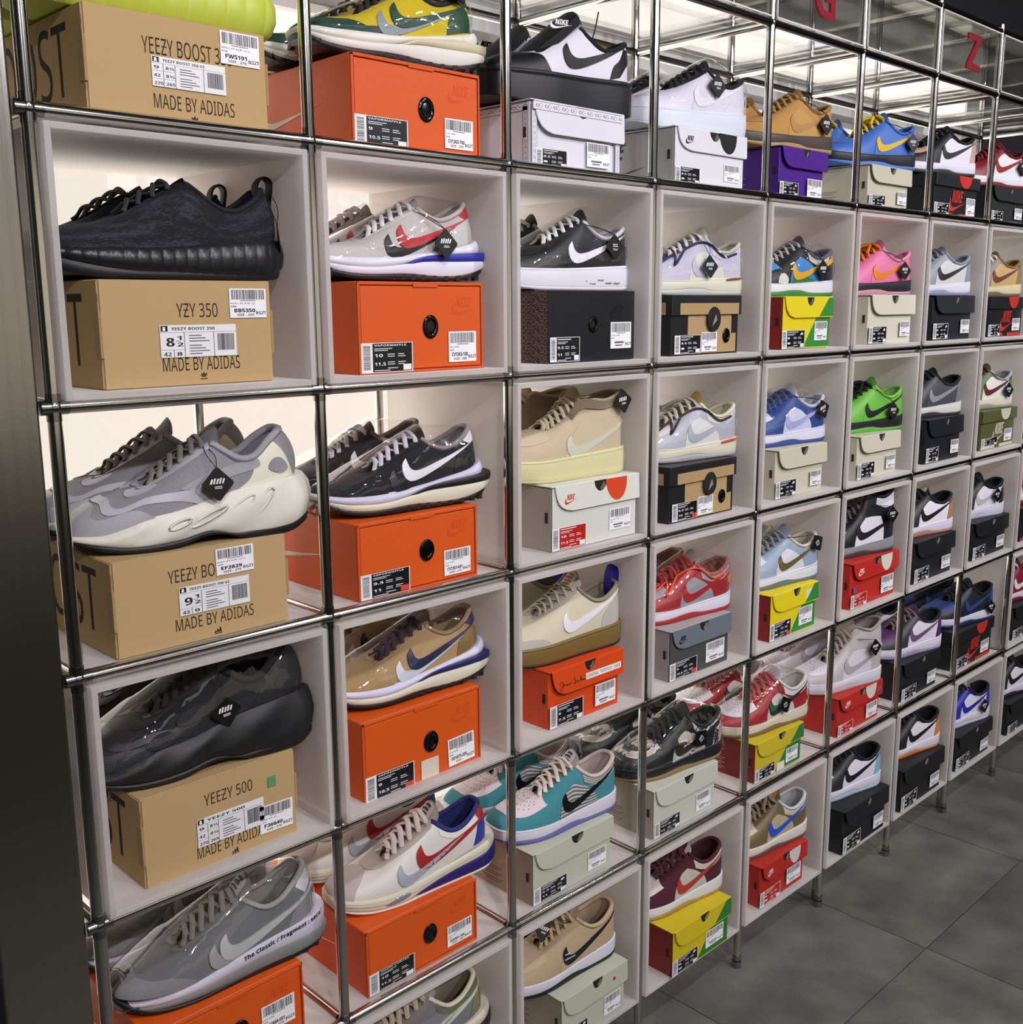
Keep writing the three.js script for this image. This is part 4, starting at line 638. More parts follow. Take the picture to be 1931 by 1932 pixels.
const HIGH = [[0, .345, .232, 0], [.1, .348, .234, .022], [.2, .356, .240, .040], [.3, .40, .275, .055], [.42, .485, .345, .064], [.53, .568, .445, .072], [.57, .60, .52, .08], [.62, .635, .545, .092], [.70, .72, .515, .106], [.78, .81, .50, .106], [.86, .90, .53, .09], [.93, .962, .555, .06], [.97, .98, .562, .03], [1, .985, .564, 0]];
KINDS.high = (C, o) => ({ model: { sole: soleCup(), top: HIGH, tongue: [[0, .325, .205, .05], [.25, .41, .27, .07], [.5, .495, .36, .08], [.75, .565, .47, .086], [.9, .61, .58, .085], [1, .635, .64, .07]], laces: [.235, .29, .345, .40, .455, .505, .545] }, perf: true, panels: [['toe_box', 'toe_box', C.toe], ['quarter_panel', { xy: [[.425, .08, 1], [.428, .13], [.458, .20], [.515, .275], [.57, .33, 1], [.66, .335], [.76, .33, 1], [.80, .22], [.80, .10, 1]] }, C.qtr], ...(C.collar !== undefined ? [['ankle_panel', { xy: [[.70, .44, 1], [.82, .40], [.95, .42, 1], [.965, .53, 1], [.82, .48], [.72, .495, 1]] }, C.collar]] : [])], swooshes: [[C.sw, .0, .02, 1.08]] });

// ---------------------------------------------------------------- placing a pair on its box
const diamond = (() => { const a = .0205, r = .005, s = new THREE.Shape(); s.moveTo(-a + r, -a); s.lineTo(a - r, -a); s.quadraticCurveTo(a, -a, a, -a + r); s.lineTo(a, a - r); s.quadraticCurveTo(a, a, a - r, a); s.lineTo(-a + r, a); s.quadraticCurveTo(-a, a, -a, a - r); s.lineTo(-a, -a + r); s.quadraticCurveTo(-a, -a, -a + r, -a); const g = new THREE.ExtrudeGeometry(s, { depth: .0012, bevelEnabled: true, bevelSize: .0003, bevelThickness: .0003, bevelSegments: 1, curveSegments: 5 }); g.rotateZ(Math.PI / 4); return g; })();
const zigzag = (() => { const q = []; for (let k = 0; k < 5; k++) { const x = (k - 2) * .0052; q.push(extrude([[x - .0042, -.0005], [x - .001, .0075 + (k % 2) * .001], [x + .0022, .0075 + (k % 2) * .001], [x - .0012, -.0005]], .0003)); if (k) q.push(extrude([[x - .0052 + .001, .0], [x - .0042 + .001, .0], [x + .001, .007], [x - .0004, .007]], .0003)); } for (const y of [-.0052, -.0078]) q.push(box(.013, .0011, .0003, 0, y, .0002)); return mg(q).translate(0, .001, .0018); })();
const script = (() => { const q = []; for (const y of [.004, .0]) for (let k = 0; k < 4; k++) q.push(box(.0022, .0024, .0003, -.006 + k * .004, y, .0002)); q.push(tube([[-.008, -.007, 0], [-.004, -.004, 0], [-.003, -.009, 0], [.001, -.005, 0], [.003, -.009, 0], [.008, -.004, 0]], .0006, 20, 4)); return mg(q).translate(0, .001, .0017); })();
const tagBlack = mat(0x0b0b0d, .35), tagWhite = mat(0xeeeeee, .5), cordMat = mat(0x0a0a0a, .7);
function hangTag(sh, t, L, B, label) { // t: [x, y] of the tag's middle on the outer side, in shoe lengths
  const S = B.S, p = [t.x - .5, t.y, 0]; let q = S(...toST(S, clamp(t.x, .1, .97), t.y)); const z = (q[2] + (t.out ?? .035)) * L, c = [p[0] * L, t.y * L, z];
  const o = thing('hang_tag', label, 'tag', sh.position.toArray(), 0); o.rotation.copy(sh.rotation);
  const d0 = 0, d = part(o, 'tag_card', diamond, t.film ? mat(0x8d9aa8, .08, { metalness: .9 }) : tagBlack); d.scale.setScalar(.8); d.position.set(...c); d.rotation.set(t.rx ?? -.08, t.ry ?? .1, t.rz ?? 0, 'YXZ');
  part(d, 'tag_logo', t.script ? script : zigzag, tagWhite);
  const e = off(S, t.eye ?? .535, .9, 1, .008), E = [(e[0] - .5) * L, e[1] * L, e[2] * L], top = [c[0] + .028 * Math.sin(-(t.rz ?? 0)), c[1] + .021, z - .001];
  part(o, 'tag_cord', mg([tube([E, [lerp(E[0], top[0], .5) - .004, lerp(E[1], top[1], .45), lerp(E[2], top[2], .4) + .006], top], .0006, 14, 5), tube([[E[0] + .006, E[1] - .002, E[2]], [lerp(E[0], top[0], .5) + .006, lerp(E[1], top[1], .5), lerp(E[2], top[2], .4) + .008], top], .0006, 14, 5)]), cordMat);
  return o;
}
const STUFF = new Set(['tread_lugs', 'perforations', 'sole_ridge', 'tongue_print', 'sole_smudge', 'cord_lacing', 'sole_lettering']);
// pair(): o.desc names the pair in words, o.on says what it stands on
function pair(c, r, boxO, o) {
  const kind = o.kind ? KINDS[o.kind](o.c, o) : {}, full = { ...kind, ...o, model: { ...kind.model, ...o.model }, panels: o.panels ?? [...(kind.panels ?? []), ...(o.more ?? [])], swooshes: o.swooshes ?? kind.swooshes, extra: [...(kind.extra ?? []), ...(o.extra ?? [])] };
  const B = buildShoe(full), L = B.L, top = boxO ? boxO.dim.top + (o.lift ?? .0006) : Y(r) + (o.base ?? .04) * W, yaw = o.yaw ?? (c >= 5 ? -.30 : c >= 3 ? -.22 : -.15), cx = X(c + (o.cx ?? .53) + (c >= 5 ? .03 : 0)), z1 = (o.z ?? -.225) * W, gap = (o.gap ?? .335) * W;
  const out = [];
  for (const k of o.only ?? [0, 1]) {
    const sh = thing(o.name ?? 'sneaker', `${k ? 'far' : 'near'} ${o.desc} ${o.on}`, 'shoe', [cx + (k ? (o.dx2 ?? -.0) * W : 0), top + (k ? (o.dy2 ?? 0) : 0), k ? z1 - gap : z1], yaw + (k ? o.yaw2 ?? 0 : 0));
    if (o.roll) sh.rotation.z = o.roll;
    for (const [n, g, m, l] of B.parts) { const q = part(sh, n, k ? mirrored(g) : g, m, l); if (STUFF.has(n)) q.userData.kind = 'stuff'; }
    out.push(sh);
    if (!k && o.tag) hangTag(sh, o.tag, L, B, `${o.tag.word ?? 'black diamond hang tag'} on the ${o.short}`);
  }
  return out;
}

// ---------------------------------------------------------------- more kinds
const PULL = (col, h = .11, x = .955) => ({ L, add, T }) => { const y = T(1, 2); const g = tube([[(x - .5) * L, (y - .09) * L, 0], [(x - .5 - .005) * L, (y + h * .4) * L, 0], [(x - .5 + .03) * L, (y + h) * L, 0], [(x - .5 + .055) * L, (y + h * .7) * L, 0], [(x - .5 + .045) * L, (y - .07) * L, 0]], .006 * L, 26, 6); const p = g.attributes.position; for (let i = 0; i < p.count; i++) p.setZ(i, p.getZ(i) * 6); g.computeVertexNormals(); add('pull_tab', g, mat(col, .7)); };
const onSole = (str, x0, x1, y0, y1, tilt, col, ext = 0) => ({ M, L, add }) => { // lettering that follows the outer side of the sole
  const B = table(M.out), zs = []; for (let k = 0; k <= 80; k++) zs.push([B(k / 80, 1) + ext * sst(.62, 1, B(k / 80, 1)), B(k / 80, 2)]); const z = x => { for (let i = 1; i < zs.length; i++) if (x <= zs[i][0]) return lerp(zs[i - 1][1], zs[i][1], (x - zs[i - 1][0]) / (zs[i][0] - zs[i - 1][0])); return .05; };
  const g = textGeo(str, x1 - x0, y1 - y0, .002), p = g.attributes.position; for (let i = 0; i < p.count; i++) { const x = x0 + p.getX(i), y = y0 + p.getY(i) + tilt * (x - x0); p.setXYZ(i, (x - .5) * L, y * L, (z(x) + .0155 + p.getZ(i)) * L); } g.computeVertexNormals(); add('sole_lettering', g, mat(col, .6));
};
const ELLIPSES = (list, col, dz) => ({ M, S, L, add }) => { const G = new Mesh3(), B = table(M.out); const zAt = x => { let z = 0; for (let k = 0; k <= 60; k++) if (B(k / 60, 1) < x) z = B(k / 60, 2); return z; }; for (const [x, y, a, b, r] of list) { const q = []; for (let k = 0; k <= 12; k++) { const t = k / 12 * 2 * Math.PI, u = Math.cos(t) * a, v = Math.sin(t) * b; q.push([x + u * Math.cos(r) - v * Math.sin(r), y + u * Math.sin(r) + v * Math.cos(r), zAt(x) + dz]); } sweep(G, q, .006, 6); } add('sole_ridge', G, mat(col, .55)); };
KINDS.knit = (C) => ({ L: .88, baseFab: 'mesh', tongueFab: 'mesh', model: { feather: [[0, .105], [.2, .10], [.5, .105], [1, .135]], bottom: bt, top: [[0, .30, .215, 0], [.1, .31, .22, .02], [.2, .33, .232, .034], [.3, .39, .27, .05], [.42, .48, .325, .062], [.53, .57, .372, .072], [.57, .60, .378, .082], [.62, .64, .35, .095], [.70, .72, .292, .105], [.78, .80, .278, .104], [.86, .885, .32, .09], [.93, .94, .37, .055], [.97, .955, .378, .03], [1, .958, .378, 0]], laces: [.28, .35, .42, .49], laceR: .010, flat: .8, roll: .011, heelBulge: .035, tongue: [[0, .30, .195, .04], [.25, .39, .25, .06], [.5, .48, .31, .07], [.75, .56, .362, .076], [.9, .60, .392, .07], [1, .625, .405, .05]],
  sole: C => [{ name: 'outsole', color: C.out, y0: [[0, .07], [.08, .03], [.2, .004], [.3, 0], [.95, 0], [1, .02]], y1: [[0, .10], [.2, .05], [.4, .03], [1, .05]], out: [[0, .006], [1, .02]] }, { name: 'ribbed_midsole', color: C.mid, rough: .35, n: 200, ribs: [.006, 62], y0: [[0, .095], [.2, .045], [.4, .02], [.9, .012], [1, .045]], y1: [[0, .118], [.2, .115], [.5, .125], [.8, .15], [1, .165]], out: [[0, .006], [.5, .012], [.85, .024], [1, .03]], rings: [[0, -.012], [.12, 0], [.5, .008], [.85, 0], [1, -.018]] }] } });
KINDS.chunky = (C, o) => ({ L: .86, baseFab: 'mesh', model: { feather: [[0, .07], [.12, .075], [.25, .11], [.45, .148], [.65, .185], [.85, .22], [1, .23]], bottom: bt, top: [[0, .335, .245, 0], [.1, .34, .248, .022], [.2, .35, .256, .04], [.3, .40, .292, .054], [.42, .485, .35, .064], [.53, .575, .41, .074], [.57, .605, .418, .084], [.62, .645, .39, .098], [.70, .72, .345, .108], [.78, .79, .352, .104], [.86, .86, .41, .088], [.93, .92, .45, .056], [.97, .935, .455, .03], [1, .938, .455, 0]], tongue: [[0, .31, .215, .05], [.25, .40, .285, .07], [.5, .49, .345, .084], [.75, .575, .405, .09], [.9, .62, .455, .088], [1, .65, .49, .07]], heelBulge: .04, laceR: .0115, roll: .018,
  sole: C => [{ name: 'outsole', color: C.out, y0: [[0, .055], [.1, .02], [.25, 0], [.42, .006], [.52, .03], [.62, .03], [.70, .002], [.9, 0], [1, .05]], y1: [[0, .07], [.2, .03], [.42, .035], [.55, .055], [.68, .03], [1, .075]], out: [[0, .012], [1, .03]], ext: .03 }, { name: 'midsole', color: C.mid, y0: [[0, .066], [.2, .026], [.42, .03], [.55, .052], [.68, .026], [.9, .03], [1, .07]], y1: [[0, .084], [.12, .088], [.2, .11], [.32, .145], [.42, .155], [.52, .175], [.64, .205], [.75, .225], [.88, .245], [1, .25]], out: [[0, .014], [.4, .02], [.8, .036], [1, .034]], ext: .03, n: 90, waves: (x, f) => .010 * Math.sin(x * 24 - f * 5) * Math.sin(f * 3.1) * (x > .25 ? 1 : .3), rings: [[0, -.012], [.1, 0], [.3, .006], [.55, .006], [.8, .0], [1, -.02]] }] },
  panels: [['toe_overlay', [[0, 0, 1], [0, .5, 1], [.08, .46], [.13, .30], [.18, .26], [.26, .30], [.33, .24], [.40, .02, 1]], C.mud, 'leather'], ['vamp_overlay', [[0, .62, 1], [.1, .60], [.18, .46], [.24, .40], [.32, .44], [.40, .38], [.47, .30], [.56, .22], [.62, .05, 1], [.56, .02, 1], [.48, .16], [.40, .26], [.33, .32], [.26, .30], [.18, .34], [.1, .5], [0, .52, 1]], C.eye, 'leather'], ['vamp_overlay', [[.10, .78, 1], [.2, .62], [.28, .58], [.33, .66], [.28, .72], [.2, .76], [.12, .86, 1]], C.eye, 'leather', .006], ['eyestay', 'eyestay', C.eye, 'leather'], ['side_band', { xy: [[.44, .24, 1], [.55, .29], [.68, .32], [.80, .34, 1], [.80, .30], [.66, .27], [.52, .235, 1]] }, C.band ?? C.eye, 'mesh'], ['heel_cage', { xy: [[.70, .215, 1], [.76, .26], [.80, .35], [.84, .41, 1], [.885, .40], [.935, .34], [.97, .25, 1]] }, C.cage, 'leather'], ['heel_inset', { xy: [[.845, .29], [.87, .33], [.91, .33], [.94, .285], [.90, .265]] }, C.base, 'mesh', .008]], swooshes: [] });
const LOWER_FORCE = KINDS.force;
KINDS.brogue = (C) => ({ ...LOWER_FORCE(C), L: .86, model: { ...LOWER_FORCE(C).model, sole: C => [{ name: 'platform_sole', color: C.mid, y0: [[0, .03], [.1, .012], [.25, 0], [.95, 0], [1, .01]], y1: [[0, .165], [.2, .16], [.5, .165], [1, .185]], out: [[0, .028], [1, .026]], rings: [[0, -.008], [.06, 0], [.8, .002], [.84, -.006], [.88, .006], [.97, .004], [1, -.008]] }], feather: [[0, .16], [.15, .152], [.4, .155], [.7, .165], [1, .18]], top: COLLAR_LOW.map(([s, x, y, z]) => [s, x, y + .045, z]), tongue: [[0, .25, .26, .09], [.25, .35, .345, .115], [.5, .46, .425, .12], [.75, .56, .50, .115], [.9, .61, .53, .10], [1, .64, .53, .08]], tongueT: .05, laces: [] },
  perf: false, panels: [['toe_cap', [[0, 0, 1], [0, .64, 1], [.1, .62], [.2, .58], [.29, .50], [.36, .34], [.42, .02, 1]], C.toe], ['heel_panel', { xy: [[.80, .18, 1], [.83, .25], [.88, .29], [.93, .36, 1], [.985, .35], [.985, .30], [.93, .255], [.88, .20, 1]] }, C.heel], ['throat_wing', [[.22, 1, 1], [.24, .8], [.29, .55], [.33, .52], [.36, .62], [.42, .78], [.5, 1, 1]], C.toe]], swooshes: [[C.sw, 0, .078, 1.02]] });
KINDS.tractor = (C) => ({ L: .82, baseFab: 'mesh', model: { sole: soleThick([[0, .125], [.2, .122], [.5, .128], [1, .15]]), feather: [[0, .12], [.15, .112], [.4, .115], [.7, .128], [1, .145]], top: COLLAR_LOW.map(([s, x, y, z]) => [s, x, y + .03, z]), tongue: DEF.tongue.map(([a, x, y, w]) => [a, x, y + .04, w]), laceR: .008 }, panels: [['toe_band', [[0, 0, 1], [0, .22, 1], [.12, .22], [.28, .24], [.37, .17], [.42, .02, 1]], C.mud, 'suede'], ['eyestay', 'eyestay', C.eye, 'suede'], ['heel_panel', { xy: [[.78, .13, 1], [.80, .21], [.86, .27], [.92, .31], [.955, .38, 1], [.985, .30], [.995, .15, 1]] }, C.mud, 'suede']], swooshes: [[C.sw, .0, .042, 1.02]], extra: [LUGS(19, .026, C.out, 0), PULL(C.pull, .10)] });
KINDS.waffle = (C) => ({ L: .84, baseFab: 'mesh', model: { feather: [[0, .10], [.15, .085], [.4, .09], [.65, .12], [.85, .155], [1, .18]], bottom: bt, top: [[0, .32, .205, 0], [.1, .324, .208, .022], [.2, .335, .218, .04], [.3, .385, .256, .054], [.42, .475, .32, .062], [.53, .575, .378, .07], [.57, .605, .385, .08], [.62, .645, .355, .094], [.70, .72, .31, .104], [.78, .80, .322, .102], [.86, .88, .38, .086], [.93, .935, .42, .056], [.97, .952, .43, .03], [1, .955, .43, 0]],
  sole: C => [{ name: 'outsole', color: C.out, y0: [[0, .08], [.06, .03], [.16, .003], [.3, 0], [.85, 0], [1, .035]], y1: [[0, .10], [.15, .03], [.5, .022], [1, .05]], out: [[0, .012], [1, .006]], ext: .05 }, { name: 'lower_midsole', color: C.low, y0: [[0, .05], [.15, .024], [.3, .02], [.8, .02], [1, .045]], y1: [[0, .06], [.15, .05], [.4, .06], [.7, .085], [1, .10]], out: [[0, .008], [1, .01]], ext: .06 }, { name: 'midsole', color: C.mid, y0: [[0, .058], [.15, .048], [.4, .058], [.7, .082], [1, .096]], y1: [[0, .072], [.14, .074], [.35, .10], [.6, .138], [.85, .178], [1, .205]], out: [[0, .0], [.15, .01], [1, .014]], ext: .045 }] },
  panels: [['mudguard', [[0, 0, 1], [0, .5, 1], [.1, .42], [.2, .34], [.3, .28], [.38, .14], [.42, .02, 1]], C.mud, 'suede'], ['toe_bumper', [[0, 0, 1], [0, .5, 1], [.03, .48], [.05, .3], [.055, 0, 1]], C.out], ['eyestay', 'eyestay', C.eye, 'suede'], ['heel_panel', { xy: [[.82, .165, 1], [.85, .23], [.90, .28], [.965, .31, 1], [.985, .2, 1]] }, C.heel, 'suede'], ['heel_tab', { xy: [[.88, .355, 1], [.93, .41], [.952, .42, 1], [.968, .35], [.93, .31, 1]] }, C.tab]], swooshes: [[C.sw2, -.045, -.005, .95], [C.sw, .012, .015, 1.02, [1, -1], 1, , .012]], extra: [LUGS(14, .024, C.out, .03)] });
KINDS.runner = (C) => ({ L: .82, model: { feather: [[0, .095], [.15, .08], [.4, .085], [.65, .115], [.85, .155], [1, .185]], bottom: bt, top: [[0, .33, .205, 0], [.1, .334, .208, .022], [.2, .345, .218, .04], [.3, .395, .26, .054], [.42, .485, .322, .062], [.53, .585, .38, .07], [.57, .615, .385, .08], [.62, .655, .352, .094], [.70, .73, .305, .104], [.78, .81, .312, .102], [.86, .885, .35, .086], [.93, .94, .385, .056], [.97, .957, .393, .03], [1, .96, .394, 0]], laceR: .016, laces: [.235, .30, .36, .42, .48, .53],
  sole: C => [{ name: 'serrated_outsole', color: C.out, n: 160, ribs: [.004, 110], y0: [[0, .045], [.1, .014], [.22, 0], [.9, 0], [1, .03]], y1: [[0, .055], [.2, .018], [.9, .016], [1, .045]], out: [[0, .008], [1, .008]], ext: .05 }, { name: 'heel_wedge', color: C.plate, y0: [[0, .05], [.4, .018], [.9, .014], [1, .042]], y1: [[0, .052], [.4, .022], [.5, .04], [.7, .075], [.9, .10], [1, .15]], out: [[0, -.02], [.4, -.01], [.5, .01], [1, .012]], ext: .065 }, { name: 'midsole', color: C.low, y0: [[0, .052], [.2, .018], [.42, .018], [.5, .036], [.7, .07], [.9, .098], [1, .13]], y1: [[0, .105], [.2, .085], [.4, .088], [.65, .115], [.85, .15], [1, .19]], out: [[0, .012], [1, .014]], ext: .05, rings: [[0, -.008], [.1, 0], [.3, .002], [.36, -.003], [.42, .003], [.62, .002], [.68, -.003], [.74, .002], [1, -.01]] }] },
  panels: [['toe_cap', 'tip', C.toe, 'suede'], ['eyestay', [[.0, 1, 1], [.0, .74], [.1, .72], [.2, .73], [.3, .74], [.40, .72], [.50, .70], [.565, .78, 1], [.56, 1, 1]], C.eye, 'suede', .006], ['heel_panel', { xy: [[.87, .17, 1], [.90, .25], [.93, .33], [.965, .37, 1], [.985, .3], [.985, .18, 1]] }, C.heel], ['collar_panel', { xy: [[.64, .335, 1], [.73, .29], [.82, .30], [.885, .36], [.95, .375, 1], [.96, .345], [.90, .30], [.80, .258], [.72, .262], [.645, .30, 1]] }, C.collar]], swooshes: [[C.sw2, -.115, -.02, .92], [C.sw, .02, .03, 1.08]], extra: [({ L, add, M }) => { const g = new THREE.SphereGeometry(1, 20, 12); g.scale(.085 * L, .02 * L, .012 * L); g.rotateZ(.12); const B = table(M.out); g.translate((.33 - .5) * L, .045 * L, (.188) * L); add('air_window', g, mat(0x7d858c, .1, { clearcoat: 1 })); }] });

// ---------------------------------------------------------------- every cell of the rack
function cube(c, r, label) { const w = W * (1 - .06), h = H - CUBE.top - CUBE.bot; return cubeParts(thing('display_cube', label, 'display cube', [X(c + .5), Y(r) + CUBE.bot, 0]), w, h, frosted); }
const BOXES = { yeezy: yeezyBox, drawer: drawerBox, flap: flapBox, lid: lidBox, kraftLid: kraftLidBox, grommet: blackGrommetBox };
function cell(c, r, bx, sh) {
  if (!isOpen(c, r)) cube(c, r, `frosted acrylic cube around the ${sh.short}s`);
  const b = bx && BOXES[bx.type](c, r, { ...bx, label: `${bx.word} under the ${sh.short}s` });
  pair(c, r, b, { on: bx ? `on the ${bx.on ?? bx.word.replace(/^(.*) with .*$/, '$1').replace('flip-lid ', '').replace(/ (in the|near the|under|by the) .*$/, '')}` : 'in its cube', ...sh });
}
const stripeFab = mat(0xc9cac8, .7, { tex: 'stripe' }), floral = mat(0xffffff, .5, { tex: 'floral' }), keff = mat(0xffffff, .8, { tex: 'keffiyeh' });
const vap = (o = {}) => ({ type: 'drawer', x0: .182, x1: .838, h: .345, word: 'orange drawer box', ...o });
const P_ = (code, size, tail, words, second) => ({ code, size, tail, words, second });
const yz = (o) => ({ type: 'yeezy', ...o });
// top row, open
cell(0, 0, yz({ x0: .205, x1: .858, h: .345, word: 'plain brown carton in the top row', on: 'top brown carton', text: [['YEEZY BOOST 350', .29, .80, .63, .79], ['MADE BY ADIDAS', .33, .80, .12, .26]], logo: [.56, .03, 'leaf'], size: { yeezy: 'YEEZY BOOST 350 V2', grid: ['9', '8½', '42⅔', '8½', '270', '265'] }, sizeAt: [.335, .33, .745, .61], price: P_('FW5191', 270, '350 V2', ['adidas', 'yeezy', 'boost'], ['oi', 'ju', 'oir']), priceAt: [.725, .645, .955, .965] }),
  { kind: 'knit', name: 'foam_slide', desc: 'neon green ribbed foam slide', short: 'neon green slide', cx: .50, z: -.24, c: { base: mat(0xbfcf45, .5), out: 0xa9bb3c, mid: 0xc3d04e, lining: 0x9aa838, lace: 0xb6c540, rim: 0xbfcf45, tongue: 0xbfcf45 }, model: { laces: [], sole: C => [{ name: 'ribbed_footbed', color: C.mid, rough: .45, n: 160, ribs: [.010, 40], y0: bt, y1: [[0, .17], [.5, .18], [1, .19]], out: [[0, .03], [1, .03]], rings: [[0, -.03], [.1, -.008], [.35, .006], [.65, .006], [.9, -.008], [1, -.03]] }] } });
cell(1, 0, vap({ x0: .225, x1: .888, h: .325, word: 'orange drawer box in the top row', size: { title: 'VAPORWAFFLE', sizes: ['9', '10.5'] }, price: P_('CV1363-700', 270, '', ['nike', 'sacai']) }),
  { kind: 'vapor', desc: 'yellow and green film-wrapped runner', short: 'yellow and green runner', film: true, lift: .004, c: { base: mat(0xd9bf1c, .75, { bump: 'mesh', bs: .0008 }), mud: 0x1f4a36, eye: 0xb9a44a, heel: 0x1f4a33, tab: 0x1f4a33, sw: 0x1d4732, sw2: 0x8b9699, mid: 0xe6e3da, plate: 0xcfc3a4, low: 0xdedcd4, out: 0x111114, lace: 0x2a2523, tongue: 0xb09a45, lining: 0x2a2a2a }, more: [['toe_foxing', [[0, .0, 1], [0, .16, 1], [.15, .16], [.3, .16], [.45, .14], [.55, .02, 1]], 0x1c2030]], tag: { x: .87, y: .40, rz: .5, ry: .3, out: .05 } });
cell(2, 0, { type: 'flap', name: 'white_shoe_box', x0: .19, x1: .808, h: .272, color: 0xdcdbe4, trim: true, word: 'white box with dotted print', on: 'dotted white box', size: { sizes: ['8.5'] }, sizeAt: [.05, .02, .38, .29], price: {}, priceAt: [.60, .10, .86, .48], y0: .52 },
  { kind: 'brogue', desc: 'white and black platform sneaker with padded flap', short: 'black platform sneaker', cx: .52, c: { base: 0xdfdce8, toe: 0x131318, heel: 0x131318, sw: 0x131318, mid: 0x17171b, tongue: mat(0x121216, .5, { bump: 'leather', bs: .0004 }), lining: 0x121214 }, extra: [({ M, L, add }) => { const TGt = table(M.tongue), q = mg([extrude(swooshShape(.13 * L, .04 * L), .002), textGeo('NIKE', .075 * L, .03 * L, .002, .3).translate(.03 * L, .025 * L, 0)]); q.rotateZ(.0); q.rotateX(-.35); q.rotateY(-.15); q.translate((.40 - .5) * L, .395 * L, .118 * L); add('flap_logo', q, tagWhite); add('lace_end', tube([[.20 * L, .36 * L, .08 * L], [.22 * L, .42 * L, .09 * L], [.25 * L, .53 * L, .09 * L]], .004 * L, 10, 6), cordMat); }] });
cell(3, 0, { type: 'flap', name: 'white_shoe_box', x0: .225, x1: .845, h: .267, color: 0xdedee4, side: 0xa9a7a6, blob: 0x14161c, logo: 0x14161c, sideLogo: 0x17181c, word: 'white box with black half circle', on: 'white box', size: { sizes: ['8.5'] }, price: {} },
  { kind: 'force', desc: 'white silky film-wrapped sneaker with black laces', short: 'white silky sneaker', film: true, c: { base: 0xdcd9e6, toe: 0xdad6e4, qtr: 0xd8d5e2, sw: 0xe4e2ea, mid: 0xd5dbe6, out: 0xc9cfd8, lace: 0x17181b, tongue: 0x1a1b1f, lining: 0x1b1c20, eye: 0x24252b }, tag: { x: .66, y: .30 } });
cell(4, 0, { type: 'flap', name: 'purple_shoe_box', x0: .207, x1: .70, h: .258, color: 0x4a1689, frough: .25, print: 0xa287c8, word: 'purple flip-lid box', size: { mark: 1 }, price: {}, priceAt: [.60, .06, .93, .42], sizeAt: [.0, .02, .40, .30] },
  { kind: 'dunk', desc: 'wheat suede low sneaker', short: 'wheat suede sneaker', fabric: 'suede', cx: .47, perf: false, c: { base: 0xb88a4c, toe: 0xb5874a, qtr: 0xc09558, sw: 0xb3854a, mid: 0x4b423c, out: 0xa68b55, lace: 0xa37c42, tongue: 0xb0844a, lining: 0xa47a42 }, tag: { x: .83, y: .20 } });
cell(5, 0, { type: 'flap', name: 'cream_shoe_box', x0: .247, x1: .81, h: .25, color: 0xc9c5ae, print: 0x8a8674, word: 'cream flip-lid box in the top row', size: { mark: 1 }, price: {}, sizeAt: [.012, .02, .40, .30] },
  { kind: 'dunk', desc: 'bright blue low sneaker with yellow laces', short: 'bright blue sneaker', cx: .50, perf: false, c: { base: 0x3f6dc0, toe: 0x4472c4, qtr: 0x4370c2, sw: 0xd9b414, mid: 0x1b1d28, out: 0x4a78c4, lace: 0xd9b92a, tongue: 0x3d69ba, lining: 0x3d69ba }, model: { laceR: .013 }, bow: true, tag: { x: .87, y: .21 } });
cell(6, 0, { type: 'lid', x0: .206, x1: .91, h: .278, color: 0x17191e, accent: 0xc8301f, word: 'black box with red lettering in the top row', on: 'top black and red box', size: { mark: 1 }, price: {}, priceAt: [.74, .08, .95, .5] },
  { kind: 'court', desc: 'black and white low sneaker with tan toe', short: 'tan-toed low sneaker', cx: .46, c: { base: 0x15161b, toe: 0xcda593, qtr: 0xe2e0ea, sw: 0x14151a, heel: 0xcda593, mid: 0xe0deea, out: 0x26262c, lace: 0x131317, tongue: 0x15161b, lining: 0x131317 } });
cell(7, 0, { type: 'flap', name: 'black_shoe_box', x0: .16, x1: .80, h: .27, color: 0x24272a, word: 'charcoal flip-lid box in the top row', size: { mark: 1 }, price: {} },
  { kind: 'court', desc: 'dark red and white low sneaker', short: 'dark red top-row sneaker', cx: .40, c: { base: 0x7d1720, toe: 0x8b1a24, qtr: 0xe6e4e6, sw: 0x8e1d26, heel: 0x2a2b2f, mid: 0xe4e4ea, out: 0x7d1720, lace: 0x6e141c, tongue: 0x741720, lining: 0x701620 }, tag: { x: .86, y: .2 } });
// second row, cubes
cell(0, 1, yz({ x0: .188, x1: .833, h: .358, word: 'brown carton in the leftmost cube', on: 'brown carton', text: [['YZY 350', .42, .668, .655, .79], ['MADE BY ADIDAS', .315, .79, .14, .27]], logo: [.56, .065, 'leaf'], size: { yeezy: 'YEEZY BOOST 350', big: '8', half: true, eu: '42', uk: '8' }, sizeAt: [.315, .275, .765, .58], price: P_('BB5350', 265, '350', ['adidas', 'yeezy', 'boost'], ['bi', 'rat', 'but']), priceAt: [.735, .64, .965, .925] }),
  { kind: 'knit', name: 'sneaker', desc: 'black knit sneaker with ribbed sole', short: 'black knit sneaker', cx: .50, z: -.24, yaw: -.10, lift: .002, c: { base: mat(0x34353f, .85, { tex: 'knit', bump: 'mesh', bs: .0006 }), out: 0x101014, mid: 0x16171c, lining: 0x17181c, lace: 0x3b3d42, tongue: mat(0x2a2b33, .85, { tex: 'knit' }), rim: 0x17181d }, extra: [PULL(0x17181d, .05, .95)], tag: { x: 1.0, y: .16, out: .0, ry: 1.15, eye: .97 } });
